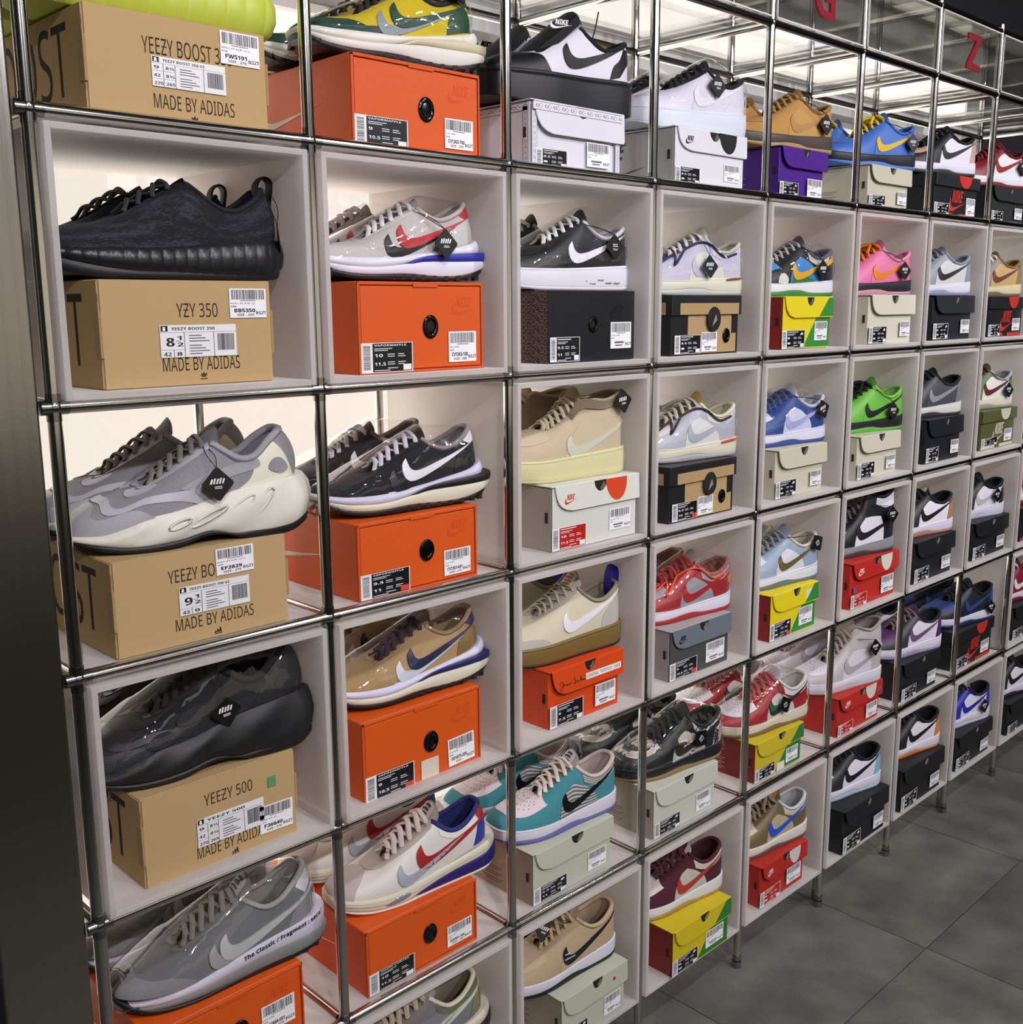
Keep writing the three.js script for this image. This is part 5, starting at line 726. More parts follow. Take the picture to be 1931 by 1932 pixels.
cell(1, 1, vap({ x0: .215, x1: .885, h: .365, word: 'orange drawer box in the second-column cube', on: 'orange box in a cube', size: { title: 'VAPORWAFFLE', sizes: ['10', '11.5'] }, price: P_('CV1363-100', 280, '', ['nike', 'sacai']) }),
  { kind: 'vapor', desc: 'white runner with red and black stripes', short: 'white and red runner', film: true, yaw: -.12, lift: .003, c: { base: mat(0xcfcac6, .75, { bump: 'mesh', bs: .001 }), mud: 0xc9c2c2, eye: 0xd4cccd, heel: 0xc6c6c2, tab: 0xb4232a, sw: 0xb8242c, sw2: 0x1a1b1d, mid: 0xdfe0ec, plate: 0x2a2f9e, low: 0xdcdcea, out: 0x15151a, lace: 0xe0d8da, tongue: 0xcfc7c7, lining: 0xb9aeac }, tag: { x: .74, y: .19, out: .05 } });
cell(2, 1, { type: 'grommet', x0: .29, x1: .90, h: .335, word: 'black grommet box with brown paisley side', on: 'black grommet box', size: { sizes: ['9.5', '11'] }, price: {} },
  { kind: 'force', desc: 'glossy black sneaker with white sole', short: 'glossy black sneaker', film: true, cx: .56, c: { base: 0x16181b, toe: 0x191b1e, qtr: 0x15171a, sw: 0xe8e8f0, mid: 0xdcdce4, out: 0xcfcfd6, lace: 0xe4e3e2, tongue: 0x191b1e, lining: 0xc9c8cc, eye: 0x17191c }, extra: [({ L, add, M }) => { const G = []; for (let k = 0; k < 9; k++) G.push(box(.05 * L, .006 * L, .001, (.1 + .085 * k - .35) * L * .8, (.05 + .012 * Math.sin(k * 2.3)) * L, .171 * L - Math.abs(k - 3) * .0009)); add('sole_smudge', mg(G), mat(0x8e8c90, .7)); }], tag: { x: .82, y: .26, script: 1 } });
cell(3, 1, { type: 'kraftLid', x0: .235, x1: .85, h: .315, word: 'black-taped kraft box in the upper cube', on: 'upper black-taped kraft box', size: { sizes: ['8.5'] }, price: {} },
  { kind: 'dunk', desc: 'pale grey sneaker with navy cord laces', short: 'navy-corded grey sneaker', film: true, fabric: 'suede', cord: 0x2a2c5c, cx: .55, c: { base: 0xc6c4d6, toe: 0xcac8da, qtr: 0xd9dacb, sw: 0xbfbdce, mid: 0xdcdbc4, out: 0xbfc1bd, lace: 0xd6d4c8, tongue: 0xd8d6c6, lining: 0xc2bda8, collar: 0xcbc9da }, more: [['sole_badge', { xy: [[.78, .092], [.80, .112], [.93, .122], [.945, .105], [.93, .09], [.80, .08]] }, 0x9a5a34, 'leather', .03, 1]], tag: { x: .60, y: .19, film: 1 } });
cell(4, 1, { type: 'flap', name: 'striped_shoe_box', x0: .285, x1: .83, h: .305, color: 0xe6d21c, side: 0x8e1b1c, flap: 0xe6d21c, lid: 0xe6d21c, sb: 0x2f8a35, print: 0xd9b6b0, word: 'yellow and green box in the second row', on: 'yellow and green box', size: { mark: 1 }, price: {}, priceAt: [.66, .15, .93, .52], sizeAt: [0, .02, .46, .36] },
  { kind: 'dunk', desc: 'black, blue and green patchwork sneaker', short: 'patchwork sneaker', film: true, cx: .56, perf: false, c: { base: 0x17181c, toe: 0x4a9bd6, qtr: 0x3f86cc, sw: 0xe0a81e, heel: 0x1a1b20, collar: 0xc9c4b6, mid: 0xdcdcea, out: 0x2f7a42, lace: 0xa9a6a4, tongue: 0x3f4150, lining: 0x5b5d74 }, model: { laceR: .012 }, more: [['green_patch', { xy: [[.43, .085, 1], [.47, .14], [.58, .15], [.70, .13], [.76, .09, 1]] }, 0x2f7a3c, 'leather', .006], ['heel_strip', { xy: [[.85, .22, 1], [.975, .27, 1], [.978, .305, 1], [.85, .25, 1]] }, 0xe0a81e, 'leather', .008], ['hide_patch', { xy: [[.29, .10, 1], [.31, .15], [.36, .17], [.40, .13], [.39, .09, 1]] }, 0xd8d4cc, 'suede', .005]], tag: { x: .78, y: .2 } });
cell(5, 1, { type: 'flap', name: 'cream_shoe_box', x0: .30, x1: .89, h: .312, color: 0xd6d3bf, print: 0x9a9684, word: 'cream flip-lid box in the second-row cube', on: 'cream box', size: { mark: 1 }, price: {}, sizeAt: [.01, .02, .40, .36] },
  { kind: 'dunk', desc: 'bubblegum pink sneaker with orange laces', short: 'bubblegum pink sneaker', cx: .55, perf: false, c: { base: 0xd8709a, toe: 0xdc769f, qtr: 0xdb759e, sw: 0xdc7d16, mid: 0x1b1a24, out: 0xb98393, lace: 0xd97914, tongue: 0xd56f98, lining: 0xdd8ba9 }, model: { laceR: .013 }, bow: true, tag: { x: .82, y: .2 } });
cell(6, 1, { type: 'flap', name: 'black_shoe_box', x0: .245, x1: .88, h: .31, color: 0x191c25, flap: 0x23262b, word: 'black flip-lid box in the second row', size: { mark: 1 }, price: {}, sizeAt: [.01, .03, .38, .38] },
  { kind: 'court', desc: 'cool grey low sneaker with black stripe', short: 'cool grey sneaker', cx: .52, c: { base: 0x8e949f, toe: 0xd2d3d4, qtr: 0xcbcdcb, sw: 0x1b1c22, heel: 0x8f95a2, mid: 0xdddde8, out: 0x8b8cb0, lace: 0x72757c, tongue: 0x878d99, lining: 0x8a8fa0 } });
cell(7, 1, { type: 'lid', x0: .23, x1: .90, h: .31, color: 0x17171c, accent: 0xc4301f, word: 'black and red lettered box in the second-row cube', on: 'second-row black and red box', size: { mark: 1 }, price: {} },
  { kind: 'court', desc: 'tan, brown and grey low sneaker', short: 'tan and brown sneaker', cx: .50, c: { base: 0x8f8680, toe: 0x95692c, qtr: 0xc4a76a, sw: 0x6b3c2e, heel: 0x8e7f4e, collar: 0x7b8a62, mid: 0xd9cfa4, out: 0x6d5a4b, lace: 0xdcd6cf, tongue: 0x9a6f2b, lining: 0x8a6a36 } });
// third row
cell(0, 2, yz({ x0: .158, x1: .85, h: .343, word: 'brown carton in the third row', on: 'open-shelf brown carton', text: [['YEEZY BOOST 700', .29, .80, .68, .82], ['MADE BY ADIDAS', .31, .785, .15, .28]], logo: [.56, .045, 'bars'], size: { yeezy: 'YEEZY BOOST 700 V2', big: '9', half: true, eu: '43', uk: '9' }, sizeAt: [.345, .315, .755, .62], price: P_('EF2829', 275, '700 V2', ['adidas', 'yeezy', 'boost'], ['su', 'ta', 'tik']), priceAt: [.565, .67, .79, .955] }),
  { kind: 'chunky', desc: 'grey mesh runner with chunky off-white sole', short: 'grey chunky-soled runner', cx: .535, z: -.23, yaw: -.17, gap: .36, c: { base: mat(0x96959a, .75, { bump: 'mesh', bs: .001 }), mud: 0xa3a2a8, eye: 0xb3b2bb, band: 0xa9a8ac, cage: 0xdad9c4, mid: 0xdcdacd, out: 0x17171c, lace: 0x7d7873, tongue: 0x9b9a9f, lining: 0x97979e }, extra: [ELLIPSES([[.80, .155, .075, .02, .85], [.68, .135, .095, .018, .6], [.42, .105, .05, .014, .35], [.55, .12, .09, .013, .42]], 0xdcdacd, .034)], tag: { x: .59, y: .255, out: .05 } });
cell(1, 2, vap({ h: .343, word: 'orange drawer box in the third row', on: 'open-shelf orange box', size: { title: 'VAPORWAFFLE', sizes: ['9.5', '11'], dot: 1 }, price: P_('CV1363-001', 275, '', ['nike', 'sacai']) }),
  { kind: 'vapor', desc: 'black and white film-wrapped runner', short: 'black and white runner', film: true, lift: .003, gap: .36, c: { base: mat(0x15161a, .7, { bump: 'mesh', bs: .0009 }), mud: 0x1b1c20, eye: 0x241a1c, heel: 0x16171a, tab: 0xd9d9e2, sw: 0xe6e6ee, sw2: 0x17181c, mid: 0xcfcbe0, plate: 0x1a1a1c, low: 0xd9d6bd, out: 0x121214, lace: 0xc9c7d2, tongue: 0x241a1c, lining: 0x8d8484 } });
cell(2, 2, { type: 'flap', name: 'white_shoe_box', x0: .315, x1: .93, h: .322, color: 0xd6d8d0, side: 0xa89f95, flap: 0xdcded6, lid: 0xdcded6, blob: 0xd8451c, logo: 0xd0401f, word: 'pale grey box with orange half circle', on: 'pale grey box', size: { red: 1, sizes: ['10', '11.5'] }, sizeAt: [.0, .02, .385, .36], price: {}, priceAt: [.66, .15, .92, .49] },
  { kind: 'high', desc: 'beige canvas ankle-high sneaker with strap', short: 'beige strapped sneaker', fabric: 'suede', cx: .55, perf: false, model: { sole: soleThick([[0, .15], [.2, .14], [.5, .148], [1, .17]]), feather: [[0, .145], [.15, .132], [.4, .136], [.7, .15], [1, .165]], top: HIGH.map(([s, x, y, z]) => [s, x, lerp(.3, y, .68) + (s < .3 ? .05 : .035), z]), tongue: [[0, .325, .24, .05], [.25, .41, .29, .07], [.5, .495, .36, .08], [.75, .565, .44, .086], [.9, .61, .52, .085], [1, .64, .56, .07]] }, c: { base: 0xc4b397, toe: 0xc9b89c, qtr: 0xc8b79b, sw: 0xc9cbb8, mid: 0xd2cf9c, out: 0xbfb98a, lace: 0xc9bfa4, tongue: 0xc0ae90, lining: 0xb8a78a, perf: 0xa89878 },
    extra: [({ S, L, add, T }) => { const G = new Mesh3(), row = y => { const q = []; for (let k = 0; k <= 8; k++) { const p = off(S, lerp(.92, .52, k / 8), clamp(lerp(.86, .74, k / 8) + y, 0, 1), 1, .016); q.push(p); } q.push([.52, q[8][1] + .03, .03], [.51, q[8][1] + .035, -.03]); for (let k = 8; k >= 0; k--) q.push([q[k][0], q[k][1], -q[k][2]]); return q; }, a = row(-.10), b = row(.12); G.grid(a.length - 1, 1, (u, v) => { const i = Math.round(u * (a.length - 1)); return [0, 1, 2].map(k => lerp(a[i][k], b[i][k], v)); }); add('ankle_strap', G, mat(0xb3a184, .85, { bump: 'mesh', bs: .0006 })); }], tag: { x: .93, y: .46, eye: .60, rz: .12, out: .05 } });
cell(3, 2, { type: 'kraftLid', x0: .245, x1: .85, h: .31, word: 'black-taped kraft box in the third-row cube', on: 'third-row black-taped kraft box', size: { sizes: ['8.5', '10'], dot: 1 }, price: {} },
  { kind: 'dunk', desc: 'silver grey sneaker with brown cord laces', short: 'brown-corded silver sneaker', film: true, cord: 0x3a2624, cx: .55, c: { base: 0xb2b4be, toe: 0xd9dad6, qtr: 0xdadcd8, sw: 0xb0b2bc, mid: 0xdad8c0, out: 0xa9aaae, lace: 0xd6cfbf, tongue: 0xc2a24e, lining: 0xd9d2b6, collar: 0xd6d6d4 }, more: [['sole_badge', { xy: [[.78, .092], [.80, .112], [.93, .122], [.945, .105], [.93, .09], [.80, .08]] }, 0xd6552c, 'leather', .03, 1]] });
cell(4, 2, { type: 'flap', name: 'cream_shoe_box', x0: .28, x1: .845, h: .298, color: 0xcfcbb4, print: 0x9a9684, word: 'cream box in the third-row cube', on: 'cream box below', size: { mark: 1 }, price: {}, sizeAt: [0, .02, .41, .36] },
  { kind: 'dunk', desc: 'navy and white film-wrapped sneaker', short: 'navy and white sneaker', film: true, cx: .55, c: { base: 0x2a478a, toe: 0xdcdcec, qtr: 0xd2d3ea, sw: 0xa9aede, mid: 0xd9d9ea, out: 0x2f468a, lace: 0x36508e, tongue: 0xc9cad6, lining: 0xc5c8d8 }, tag: { x: .88, y: .26, rz: .3 } });
cell(5, 2, { type: 'flap', name: 'cream_shoe_box', x0: .285, x1: .86, h: .29, color: 0xd3cfba, print: 0x9a9684, word: 'cream flip-lid box in the third row', on: 'cream flip-lid box', size: { mark: 1 }, price: {}, sizeAt: [0, .02, .41, .38] },
  { kind: 'dunk', desc: 'lime green sneaker with black laces', short: 'lime green sneaker', cx: .55, perf: false, c: { base: 0x66b33a, toe: 0x6ab83e, qtr: 0x69b73c, sw: 0x17181b, mid: 0x17191f, out: 0x5aa63c, lace: 0x111214, tongue: 0x63ae38, lining: 0x74bf48 }, model: { laceR: .012 }, bow: true, tag: { x: .78, y: .17 } });
cell(6, 2, { type: 'flap', name: 'black_shoe_box', x0: .275, x1: .86, h: .312, color: 0x14171f, word: 'black flip-lid box in the third row', size: { mark: 1 }, price: {}, sizeAt: [.02, .03, .36, .36] },
  { kind: 'court', desc: 'charcoal low sneaker with grey stripe', short: 'charcoal sneaker', cx: .51, c: { base: 0x3a3b41, toe: 0x6c6e75, qtr: 0x45464d, sw: 0x8b8d92, heel: 0x74767c, mid: 0xd6d8d2, out: 0x2a2a2e, lace: 0x17181b, tongue: 0x17181c, lining: 0x16171c } });
cell(7, 2, { type: 'lid', x0: .25, x1: .92, h: .315, color: 0x575c33, accent: 0xcfcdb4, word: 'olive box with cream lettering', on: 'olive box', size: {}, price: {}, sizeAt: [.03, .1, .5, .3] },
  { kind: 'court', desc: 'olive green and white low sneaker', short: 'olive green sneaker', cx: .50, c: { base: 0x5b6f48, toe: 0x63774e, qtr: 0xe2e0da, sw: 0x5c2422, heel: 0x5f734c, mid: 0xdcd6c4, out: 0x8f8f88, lace: 0x5f1f1e, tongue: 0x5b6f48, lining: 0xa9abb2 }, tag: { x: .83, y: .18 } });
// fourth row
cell(0, 3, yz({ x0: .185, x1: .84, h: .362, y: .03, word: 'brown carton with a green sticker', on: 'green-stickered carton', text: [['YEEZY 500', .38, .705, .70, .83], ['MADE BY ADIDAS', .31, .79, .13, .26]], logo: [.565, .05, 'bars'], green: true, size: { yeezy: 'YEEZY 500', grid: ['9', '8½', '42⅔', '8½', '270', '265'] }, sizeAt: [.325, .265, .765, .58], price: P_('F36640', 270, '500', ['adidas', 'yeezy'], ['yu', 'ti', 'ri']), priceAt: [.735, .14, .965, .46], tilt: -.03 }),
  { kind: 'chunky', desc: 'black film-wrapped runner with lumpy sole', short: 'black lumpy-soled runner', film: true, cx: .50, z: -.235, L: .90, yaw: -.16, c: { base: 0x1e1e21, mud: 0x202024, eye: 0x222226, band: 0x17171a, cage: 0x1d1d20, mid: 0x1b1b1e, out: 0x141416, lace: 0x1a1a1c, tongue: 0x1e1e21, lining: 0x1a1a1c, insole: 0xd0d0d2 }, model: { feather: [[0, .09], [.2, .09], [.45, .12], [.65, .16], [.85, .2], [1, .21]] }, more: [['oval_overlay', { xy: [[.40, .23], [.44, .27], [.50, .29], [.52, .26], [.47, .22]] }, 0x26262a, 'suede', .01], ['oval_overlay', { xy: [[.27, .16], [.31, .2], [.37, .21], [.39, .18], [.33, .15]] }, 0x26262a, 'suede', .01]], tag: { x: .61, y: .24, rz: .1, out: .018 } });
cell(1, 3, vap({ x0: .17, x1: .843, h: .362, y: .022, cream: true, word: 'orange drawer box with a cream sticker', on: 'cream-stickered orange box', size: { title: 'VAPORWAFFLE', sizes: ['9', '10.5'], dot: 1 }, price: P_('DD1875-200', '', '', ['nike', 'sacai']), tilt: .04 }),
  { kind: 'vapor', desc: 'tan runner with navy and white stripes', short: 'tan and navy runner', film: true, yaw: -.13, lift: .004, c: { base: 0xb6976a, mud: 0xa98b5e, eye: 0xb59770, heel: 0x83693f, tab: 0x24285a, sw: 0x23284f, sw2: 0xd4d9e6, mid: 0xd6d4ec, plate: 0x24245c, low: 0xdad9c4, out: 0x17171b, lace: 0x33233a, tongue: 0xa98b62, lining: 0x9a8060 } });
cell(2, 3, { type: 'flap', name: 'orange_shoe_box', x0: .29, x1: .83, h: .30, color: 0xd9480f, word: 'orange flip-lid box with handwriting', on: 'handwritten orange box', hand: true, size: { sizes: ['6', '7.5'] }, sizeAt: [.01, .02, .46, .40], price: {}, priceAt: [.63, .12, .92, .50], y0: .56 },
  { kind: 'tractor', desc: 'cream mesh sneaker with olive gum sole', short: 'cream gum-soled sneaker', cx: .53, gap: .36, c: { base: mat(0xd4cdb2, .8, { bump: 'mesh', bs: .0006 }), mud: 0xb9b4ac, eye: 0xb4aca2, sw: 0xe6e6ee, mid: 0x76612f, out: 0x231a16, lace: 0xb3a994, tongue: 0xd6cfc2, tongueLabel: 0xd8d2cc, tongueMark: 0xc8572a, lining: 0x8d8672, pull: 0x2a22b4 } });
cell(3, 3, { type: 'flap', name: 'grey_shoe_box', x0: .265, x1: .83, h: .295, color: 0x4a4a4a, flap: 0x6f7780, frough: .22, lid: 0xa9a5a4, side: 0x9a9492, logo: 0x14161a, word: 'dark grey box with metallic lid', on: 'metallic grey box', size: { sizes: ['9', '10.5'], dot: 1 }, sizeAt: [.0, .02, .45, .36], price: {}, priceAt: [.60, .12, .92, .52] },
  { kind: 'dunk', desc: 'red and grey sneaker with orange cords', short: 'orange-corded red sneaker', film: true, cord: 0xe8502a, cx: .54, c: { base: 0x9e1f26, toe: 0x9a9ba1, qtr: 0x96989e, sw: 0xa8222a, mid: 0xdcdbe6, out: 0xa2222a, lace: 0x9c2026, tongue: 0xa9998c, lining: 0x9a5a50, collar: 0x9a9aa0 }, more: [['heel_label', { xy: [[.93, .20, 1], [.985, .21, 1], [.985, .25, 1], [.93, .24, 1]] }, 0xd8862a, 'leather', .01]] });
cell(4, 3, { type: 'flap', name: 'striped_shoe_box', x0: .275, x1: .825, h: .295, color: 0xe6d21c, side: 0x8e1b1c, flap: 0xe6d21c, lid: 0xe6d21c, sb: 0x2f8a35, print: 0xd9b6b0, cream: [.82, .80], word: 'yellow and green box in the fourth row', on: 'fourth-row yellow and green box', size: { mark: 1, dot: 1 }, price: {}, priceAt: [.62, .13, .92, .52], sizeAt: [0, .02, .45, .38] },
  { kind: 'dunk', desc: 'pale blue sneaker with olive stripe', short: 'pale blue sneaker', film: true, cx: .54, c: { base: 0x9aabc2, toe: 0xdfe0ea, qtr: 0xdfdfe8, sw: 0x675f3c, mid: 0xdadde8, out: 0x5d6c7c, lace: 0x8f9290, tongue: 0x93a9d0, lining: 0xcfc9b6 }, model: { laceR: .012 }, tag: { x: .91, y: .30, script: 1, rz: .5 } });
cell(5, 3, { type: 'flap', name: 'red_shoe_box', x0: .275, x1: .91, h: .315, color: 0xc0281d, blob: 0xdedacb, logo: 0xe6e2dc, bluish: [.09, .42], word: 'red box with white half circle in a cube', on: 'red box in a cube', size: { red: 1 }, price: {}, priceAt: [.66, .12, .93, .5] },
  { kind: 'high', desc: 'black and white ankle-high sneaker', short: 'black and white high sneaker', cx: .53, c: { base: 0x16171f, toe: 0xe0deea, qtr: 0xe2e0ec, sw: 0x1d1b20, collar: 0xe0deea, mid: 0x8d9096, out: 0x33343a, lace: 0x55555a, tongue: 0x6c6b64, lining: 0x17181e }, tag: { x: .86, y: .34, out: .05 } });
cell(6, 3, { type: 'flap', name: 'black_shoe_box', x0: .235, x1: .87, h: .312, color: 0x17191d, word: 'black flip-lid box in the fourth row', size: { mark: 1 }, price: {}, sizeAt: [.02, .03, .38, .36] },
  { kind: 'court', desc: 'black and white sneaker with clay heel', short: 'clay-heeled sneaker', cx: .51, c: { base: 0x2a2b2f, toe: 0xe6e4ea, qtr: 0xe8e6ee, sw: 0x17161c, heel: 0xb4795c, mid: 0xdcdaea, out: 0xb27a66, lace: 0x17171b, tongue: 0x1f2024, tongueLabel: 0xc9c0b8, lining: 0x15161b } });
cell(7, 3, { type: 'flap', name: 'black_shoe_box', x0: .285, x1: .93, h: .315, color: 0x15181b, word: 'black flip-lid box near the right edge', size: { mark: 1 }, price: {}, sizeAt: [.01, .03, .36, .36] },
  { kind: 'court', desc: 'black and white sneaker with white stripe', short: 'white-striped black sneaker', cx: .51, c: { base: 0x232428, toe: 0xe6e4ea, qtr: 0xe0dfe8, sw: 0xb5b6c6, heel: 0x1b1b22, mid: 0xd9d7ea, out: 0xb8b6c8, lace: 0x141418, tongue: 0x1b1c22, lining: 0x16161c }, tag: { x: .78, y: .22 } });
cell(8, 3, { type: 'lid', x0: .25, x1: .9, h: .3, color: 0x17171a, accent: 0xb42a1f, word: 'black box at the right picture edge', on: 'black edge box' }, { kind: 'dunk', desc: 'red and white sneaker at the right edge', short: 'edge red and white sneaker', cx: .5, c: { base: 0xa3202a, toe: 0xdddce6, qtr: 0xdcdbe6, sw: 0x9a1f28, mid: 0xdcdbe6, out: 0x8e1c24, lace: 0xd9d8e0, tongue: 0x9a1f28, lining: 0x9a1f28 } });
// fifth row, open
cell(0, 4, vap({ x0: .16, x1: .83, h: .335, word: 'orange drawer box at the bottom left', on: 'bottom left orange box', price: P_('DH2684-001', 270, '', ['nike', 'sacai']), priceAt: [.70, .30, .93, .66] }),
  { kind: 'waffle', desc: 'grey mesh runner with double white stripes', short: 'grey mesh runner', film: true, cx: .55, z: -.235, gap: .37, c: { base: mat(0x76787a, .8, { bump: 'mesh', bs: .001 }), mud: 0x88878a, eye: 0x8a8886, heel: 0x88888b, tab: 0xcfd0d4, sw: 0xb9bbba, sw2: 0x9d9f9d, mid: 0xd0cedd, low: 0x7f8380, out: 0x15151a, lace: 0x86837f, tongue: 0xa9a39e, tongueLabel: 0xd2cac4, tongueMark: 0x2a2a2c, lining: 0x9a9894 }, extra: [onSole('The Classic / Fragment : sacai', .58, 1.015, .095, .125, .16, 0x1a1a1e, .045)] });
cell(1, 4, vap({ x0: .155, x1: .80, h: .325, word: 'orange drawer box in the fifth row', on: 'fifth-row orange box', side: true, size: { title: 'ZOOM CORTEZ', sizes: ['10', '11.5'] }, price: P_('DQ0581-100', 280, '', ['nike', 'sacai']), priceAt: [.71, .12, .945, .45] }),
  { kind: 'runner', desc: 'white leather runner with red stripe', short: 'red-striped white runner', cx: .55, z: -.235, yaw: -.16, gap: .37, c: { base: 0xd6d3cc, toe: 0xb8b0ac, eye: 0xb3aaa0, heel: 0x2a3a9a, collar: 0xdedad2, sw: 0x9e2228, sw2: 0xa3a8b2, low: 0xd2ccb6, plate: 0x241d6a, out: 0xd9cdc4, lace: 0xd8ccc8, tongue: 0xcfc4ba, tongueLabel: 0xd8cdc2, tongueMark: 0x2a2628, lining: 0x262f6e, insole: 0x14173a }, more: [['heel_strip', { xy: [[.90, .34, 1], [.935, .37], [.955, .38, 1], [.975, .31, 1], [.935, .30, 1]] }, 0xb02a2a, 'leather', .007]] });
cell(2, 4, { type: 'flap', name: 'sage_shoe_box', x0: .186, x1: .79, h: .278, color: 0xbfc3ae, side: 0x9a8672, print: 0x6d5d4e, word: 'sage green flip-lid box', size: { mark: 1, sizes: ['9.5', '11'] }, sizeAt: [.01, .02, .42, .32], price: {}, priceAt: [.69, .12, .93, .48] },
  { kind: 'dunk', desc: 'teal and white sneaker with metal stripe', short: 'teal and white sneaker', fabric: 'suede', cx: .53, c: { base: 0x3f8790, toe: 0xdcd0d4, qtr: stripeFab, sw: mat(0x3a3a3e, .22, { metalness: .8 }), mid: 0xd8d4e2, out: 0x6365a2, lace: 0xdccfc8, tongue: 0xd6c6c4, tongueLabel: 0xdcd6da, tongueMark: 0x2a2a2e, lining: 0xc4b7b2, collar: mat(0xcfcfca, .7, { tex: 'stripe' }), perf: 0x6d5c66 }, model: { laceR: .014 } });
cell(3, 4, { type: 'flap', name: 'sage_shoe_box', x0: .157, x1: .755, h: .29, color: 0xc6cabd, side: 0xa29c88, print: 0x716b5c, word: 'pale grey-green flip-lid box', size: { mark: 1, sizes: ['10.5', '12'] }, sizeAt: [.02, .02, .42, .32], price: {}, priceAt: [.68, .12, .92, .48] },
  { kind: 'dunk', desc: 'black floral sneaker in a plastic bag', short: 'black floral sneaker', film: true, filmExt: .03, cx: .50, c: { base: 0x14161b, toe: floral, qtr: floral, sw: 0x24221f, heel: floral, collar: floral, mid: 0x15171e, out: 0x8a7444, lace: 0x1f2021, tongue: 0x3a3c3a, lining: 0x2a2b2a }, tag: { x: .70, y: .22, script: 1, rz: .7 } });
cell(4, 4, { type: 'flap', name: 'striped_shoe_box', x0: .182, x1: .74, h: .27, color: 0xc9b624, side: 0x7e1a1c, flap: 0xc9b624, lid: 0xc9b624, sb: 0x2c7a3c, print: 0xc49a94, cream: [.55, .12], word: 'yellow and green box in the fifth row', on: 'fifth-row yellow and green box', size: { mark: 1 }, price: {}, priceAt: [.66, .12, .92, .48], sizeAt: [.01, .02, .42, .34] },
  { kind: 'dunk', desc: 'red sneaker with red-white woven laces', short: 'red woven-laced sneaker', film: true, cx: .50, c: { base: 0x9c1d22, toe: 0xd6d3dc, qtr: 0xcfc9c8, sw: 0x1f2a2a, mid: 0xd4ccbc, out: 0x7d5f42, lace: 0xb0494c, tongue: 0xd0cdd2, lining: 0xcbc6bf, collar: 0xcfcdd2 }, model: { laceR: .016 }, more: [['woven_eyestay', 'eyestay', keff, '', .006], ['green_stripe', { xy: [[.47, .215, 1], [.46, .18], [.48, .165], [.52, .17], [.60, .19], [.72, .225, 1], [.6, .205], [.53, .20], [.50, .215]] }, 0x1f6a3c, 'leather', .011]], tag: { x: .62, y: .20, script: 1, rz: .3 } });
cell(5, 4, { type: 'flap', name: 'red_shoe_box', x0: .215, x1: .835, h: .283, color: 0xb8271d, blob: 0xd6d2c6, logo: 0xe6e2dc, bluish: [.93, .78], word: 'red box with white half circle, fifth row', on: 'fifth-row red box', size: { red: 1 }, price: {}, priceAt: [.66, .12, .92, .5] },
  { kind: 'high', desc: 'white and pale grey ankle-high sneaker', short: 'white and grey high sneaker', cx: .46, c: { base: 0xb9b4b4, toe: 0xd9d6e2, qtr: 0xd6d3df, sw: 0xaaa6aa, mid: 0xdad7e6, out: 0xb9b3b0, lace: 0xa39a94, tongue: 0xb9b2b0, lining: 0x9a908e }, tag: { x: .80, y: .35, out: .05 } });
cell(6, 4, { type: 'flap', name: 'black_shoe_box', x0: .17, x1: .80, h: .30, color: 0x14171a, word: 'black flip-lid box in the fifth row', size: { mark: 1 }, price: {}, sizeAt: [.02, .02, .40, .34] },
  { kind: 'court', desc: 'purple, white and dark grey sneaker', short: 'purple sneaker', cx: .46, c: { base: 0x342f3e, toe: 0x55265f, qtr: 0xdcdae2, sw: 0x6c5070, heel: 0x502560, mid: 0xdad8e6, out: 0x9a8fb0, lace: 0x6c605c, tongue: 0x5a2a62, lining: 0x1a1824 } });
cell(7, 4, { type: 'lid', x0: .14, x1: .865, h: .325, color: 0x15171a, accent: 0xc42f1d, word: 'black and red lettered box in the fifth row', on: 'fifth-row black and red box', size: { mark: 1 }, price: {} },
  { kind: 'court', desc: 'black and royal blue leather sneaker', short: 'black and blue sneaker', cx: .46, c: { base: 0x191d2a, toe: 0x2b4280, qtr: 0x20242e, sw: 0x2b427c, heel: 0x2d4584, mid: 0xdad9e8, out: 0x24325e, lace: 0x101114, tongue: 0x181a22, lining: 0x0f1014 }, tag: { x: .86, y: .14 } });
cell(8, 4, { type: 'flap', name: 'black_shoe_box', x0: .24, x1: .88, h: .3, color: 0x15171a, word: 'black box at the right edge, fifth row', on: 'right-edge black box', size: { mark: 1 } }, { kind: 'court', desc: 'crimson and white sneaker at right edge', short: 'edge crimson sneaker', cx: .5, c: { base: 0x7a1a26, toe: 0xdcdae2, qtr: 0x7f1c28, sw: 0xdcdae2, mid: 0xdad8e4, out: 0x7a1a26, lace: 0xdcdae2, tongue: 0x7a1a26, lining: 0x701824 } });
